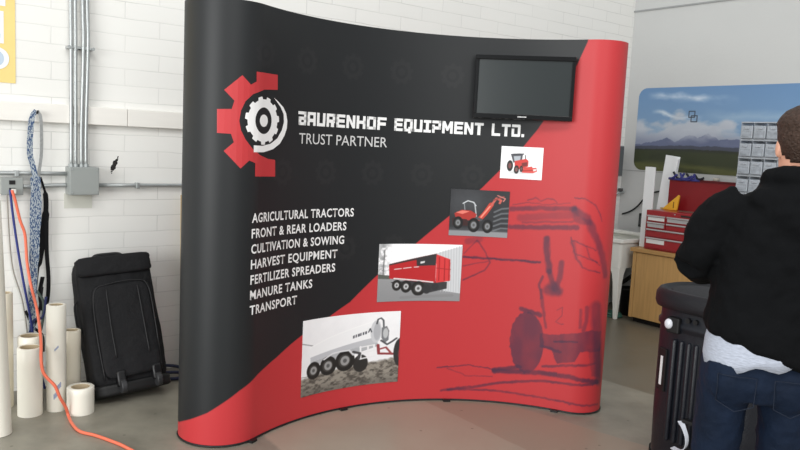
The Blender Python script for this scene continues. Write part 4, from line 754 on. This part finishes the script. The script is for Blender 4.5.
def body(bm):
    loft(bm, [ell(.0, .01, .85, .13, .09), ell(.01, .0, .93, .155, .10), ell(.02, .0, 1.08, .135, .09), ell(.05, .0, 1.25, .16, .10), ell(.08, .0, 1.40, .175, .095), ell(.083, -.005, 1.47, .12, .075), ell(.083, 0, 1.53, .06, .06)])
    loft(bm, head_rings())
    sphere(bm, (HX, HY + .118, 1.665 + HDZ), (.012, .016, .022), 12); sphere(bm, (HX, HY + .100, 1.70 + HDZ), (.05, .014, .012), 12); sphere(bm, (HX, HY + .100, 1.625 + HDZ), (.026, .012, .008), 12); sphere(bm, (HX, HY + .085, 1.59 + HDZ), (.026, .022, .018), 12)
    for s in (-1, 1):
        sphere(bm, (HX + s * .082, HY - .002, 1.672 + HDZ), (.010, .020, .032), 12)
        chain(bm, [SHO[s], (SHO[s] + ELB[s]) / 2 + Vector((s * .01, -.01, 0)), ELB[s]], [.055, .048, .04]); chain(bm, [ELB[s], (ELB[s] + HANDS[s]) / 2, HANDS[s] - (HANDS[s] - ELB[s]).normalized() * .03], [.042, .038, .027])
        chain(bm, [(s * .10, 0, .88), (s * .104, .01, .68), (s * .104, .015, .49)], [.068, .060, .052]); chain(bm, [(s * .104, .015, .49), (s * .105, -.01, .3), (s * .108, -.015, .07)], [.055, .052, .036])
        chain(bm, [(s * .108, -.03, .05), (s * .115, .06, .045), (s * .12, .14, .035)], [.036, .036, .028])
        # hand: palm, four fingers of different lengths curled round each other, thumb from the side of the palm
        d = (HANDS[s] - ELB[s]).normalized(); up = Vector((0, 0, 1)); sd = d.cross(up).normalized(); up = sd.cross(d)
        h = HANDS[s] + d * .035
        for k in range(4):
            b0 = h + sd * 0 + up * (.027 - .018 * k); chain(bm, [HANDS[s] - d * .02 + up * (.012 - .008 * k), b0], [.016, .0125])
            l = (.030, .034, .032, .025)[k]; inn = Vector((-s, 0, 0))
            chain(bm, [b0, b0 + d * l, b0 + d * (l * 1.5) + inn * l * .7, b0 + d * (l * 1.1) + inn * l * 1.3], [.0095, .009, .008, .007])
        t0 = HANDS[s] + up * .022; inn = Vector((-s, 0, 0)); chain(bm, [t0, t0 + d * .03 + inn * .022 + up * .018, t0 + d * .055 + inn * .032 + up * .018], [.013, .0105, .0085])
bd_ = blob('body', body, SKIN, .0055, pe, 2, .5)
for s in (-1, 1):
    e = obj('eye', sphere(bmesh.new(), (HX + s * .031, HY + .101, 1.688 + HDZ), (.0115, .0105, .0095), 14), mat('eye_white', (236, 234, 230), .2), pe, smooth=True); obj('iris', sphere(bmesh.new(), (HX + s * .031, HY + .110, 1.688 + HDZ), (.005, .0025, .005), 12), mat('iris_brown', (60, 40, 28), .2), e, smooth=True)
def hair_bm():
    bm = bmesh.new(); rings = head_rings(.0); R2 = []
    for r in rings[3:]: R2.append([Vector(p) for p in r])
    loft(bm, R2); bmesh.ops.subdivide_edges(bm, edges=bm.edges, cuts=2, use_grid_fill=True)
    dele = []
    for v in bm.verts:
        x, y, z = v.co.x - HX, v.co.y - HY, v.co.z - HDZ
        lim = np.interp(y, [-.12, -.06, -.01, .03, .06, .085, .12], [1.622, 1.622, 1.655, 1.70, 1.735, 1.752, 1.752])
        if z < lim + .004 * noise.noise(Vector((x * 60, y * 60, 3))): dele.append(v); continue
        c = Vector((HX, HY, 1.69 + HDZ)); d = (v.co - c).normalized(); th = .003 + .011 * min(1, max(0, (z - lim) / .06)) + (.006 if z > 1.74 else 0)
        v.co += d * (th + .0022 * noise.noise(v.co * 70))
    bmesh.ops.delete(bm, geom=dele, context='VERTS'); return bm
hr = obj('hair', hair_bm(), HAIR, pe, smooth=True); dm = hr.modifiers.new('thick', 'SOLIDIFY'); dm.thickness = .012; dm.offset = -1
# jeans
def jeans(bm):
    loft(bm, [ell(.0, .0, .80, .175, .125, 32, 2.3), ell(.0, -.005, .86, .182, .142, 32, 2.3), ell(.002, -.005, .91, .180, .138, 32, 2.3), ell(.006, .0, .965, .168, .122, 32, 2.3), ell(.01, .0, 1.0, .16, .115, 32, 2.3)])
    for s in (-1, 1):
        sphere(bm, (s * .085, -.065, .865), (.088, .085, .10), 20)
        loft(bm, [ell(s * x, y, z, rx, ry, 28) for x, y, z, rx, ry in ((.108, -.015, .055, .066, .075), (.11, -.012, .10, .064, .072), (.108, -.01, .30, .070, .078), (.104, .012, .48, .074, .082), (.104, .01, .62, .078, .092), (.101, .0, .75, .083, .106), (.09, -.005, .84, .092, .12))])
blob('jeans', jeans, JEAN, .009, pe, 4, .6, (.05, .012))
for s in (-1, 1):
    P = [(s * .085 - .058, .895), (s * .085 + .058, .895), (s * .085 + .055, .80), (s * .085, .775), (s * .085 - .055, .80)]
    bm = bmesh.new(); pts = []
    for i in range(5):
        (x0, z0), (x1, z1) = P[i], P[(i + 1) % 5]
        for k in range(8): t = k / 8; pts.append((x0 + (x1 - x0) * t, z0 + (z1 - z0) * t))
    pk = []
    for x, z in pts:
        y = -.005 - .142 * (max(0, 1 - abs(x / .186) ** 2.3)) ** (1 / 2.3); d = 1 - ((x - s * .085) / .088) ** 2 - ((z - .865) / .10) ** 2
        if d > 0: y = min(y, -.065 - .085 * math.sqrt(d))
        pk.append((x, y - .004, z))
    obj('pocket_seam', tube(bm, pk + [pk[0]], .0015, 6), SEAM, pe, smooth=True)
# white shirt showing under the hoodie
def hem_z(x, z0, kx, y=0.0): return z0 + kx * x
bm = bmesh.new(); rings = []
for k, (dz, rx, ry) in enumerate(((0, .184, .150), (.03, .185, .151), (.08, .182, .148), (.14, .172, .140))):
    rings.append([(x, y, (.925 + .22 * max(x, -.1)) + dz + .02 * noise.noise(Vector((x * 14, y * 14, 0))) * (k == 0)) for x, y, z in ell(.010, -.005, 0, rx, ry, 64, 2.3)])
sh_ = obj('shirt', loft(bm, rings, cap=False), SHIRT, pe, smooth=True); d = sh_.modifiers.new('thick', 'SOLIDIFY'); d.thickness = .004
# hoodie with sleeves and lowered hood
def hoodie(bm):
    R_ = []
    for z, cx, cy, rx, ry, k in ((.945, .015, .0, .180, .150, 1.0), (.965, .016, .0, .194, .162, 1.0), (1.0, .018, .0, .199, .165, .95), (1.08, .024, .0, .194, .156, .7), (1.18, .036, .0, .200, .150, .45), (1.28, .058, -.005, .212, .150, .2), (1.37, .074, -.01, .220, .145, 0), (1.43, .08, -.01, .218, .132, 0), (1.48, .082, -.008, .180, .108, 0), (1.515, .083, -.005, .125, .092, 0), (1.55, .084, .0, .088, .082, 0)):
        R_.append([(x, y, zz - .30 * (x - .0) * k * .95 + .012 * k) for x, y, zz in ell(cx, cy, z, rx, ry, 44, 2.3)])
    loft(bm, R_)
    for s in (-1, 1):
        e = ELB[s]; h = HANDS[s]
        chain(bm, [SHO[s] + Vector((-s * .02, 0, -.015)), SHO[s] + (e - SHO[s]) * .35 + Vector((s * .022, -.015, .01)), SHO[s] + (e - SHO[s]) * .7 + Vector((s * .012, -.02, .0)), e + Vector((s * .0, -.01, 0))], [.088, .080, .070, .062])
        chain(bm, [e + Vector((0, -.012, .006)), e + (h - e) * .35 + Vector((0, 0, -.01)), e + (h - e) * .7, e + (h - e) * .86], [.064, .064, .055, .046])
    tor = [(.088 + .098 * math.cos(t), -.012 + .098 * math.sin(t), 1.540 - .035 * math.sin(t) * (1 if math.sin(t) > 0 else .4)) for t in np.linspace(0, 2 * PI, 33)]
    tube(bm, tor[:-1] + [tor[0]], .040, 14)
    sphere(bm, (.09, -.065, 1.475), (.195, .10, .062), 24); sphere(bm, (.09, -.10, 1.43), (.15, .075, .10), 24); sphere(bm, (.09, -.115, 1.38), (.09, .05, .09), 24)
blob('hoodie', hoodie, HOOD, .010, pe, 5, .6, (.06, .020))
for s in (-1, 1):
    dd = (HANDS[s] - ELB[s]).normalized(); p = ELB[s] + (HANDS[s] - ELB[s]) * .84; obj('cuff', tube(bmesh.new(), [p, p + dd * .05], [.043, .038], 20), mat('ribbed_black', (18, 18, 20), .85, .15), pe, smooth=True)
for s in (-1, 1):
    bm = bmesh.new(); loft(bm, [ell(s * .116, .055, z, rx, ry, 28, 2.4) for z, rx, ry in ((.022, .048, .138), (.05, .050, .138), (.075, .046, .118))]); loft(bm, [ell(s * .112, -.01, z, rx, ry, 28) for z, rx, ry in ((.06, .045, .07), (.10, .044, .06))])
    sh = obj('shoe', bm, SHOE, pe, smooth=True); obj('sole', loft(bmesh.new(), [ell(s * .116, .055, z, .051, .142, 28, 2.4) for z in (0, .024)]), SOLE, sh)
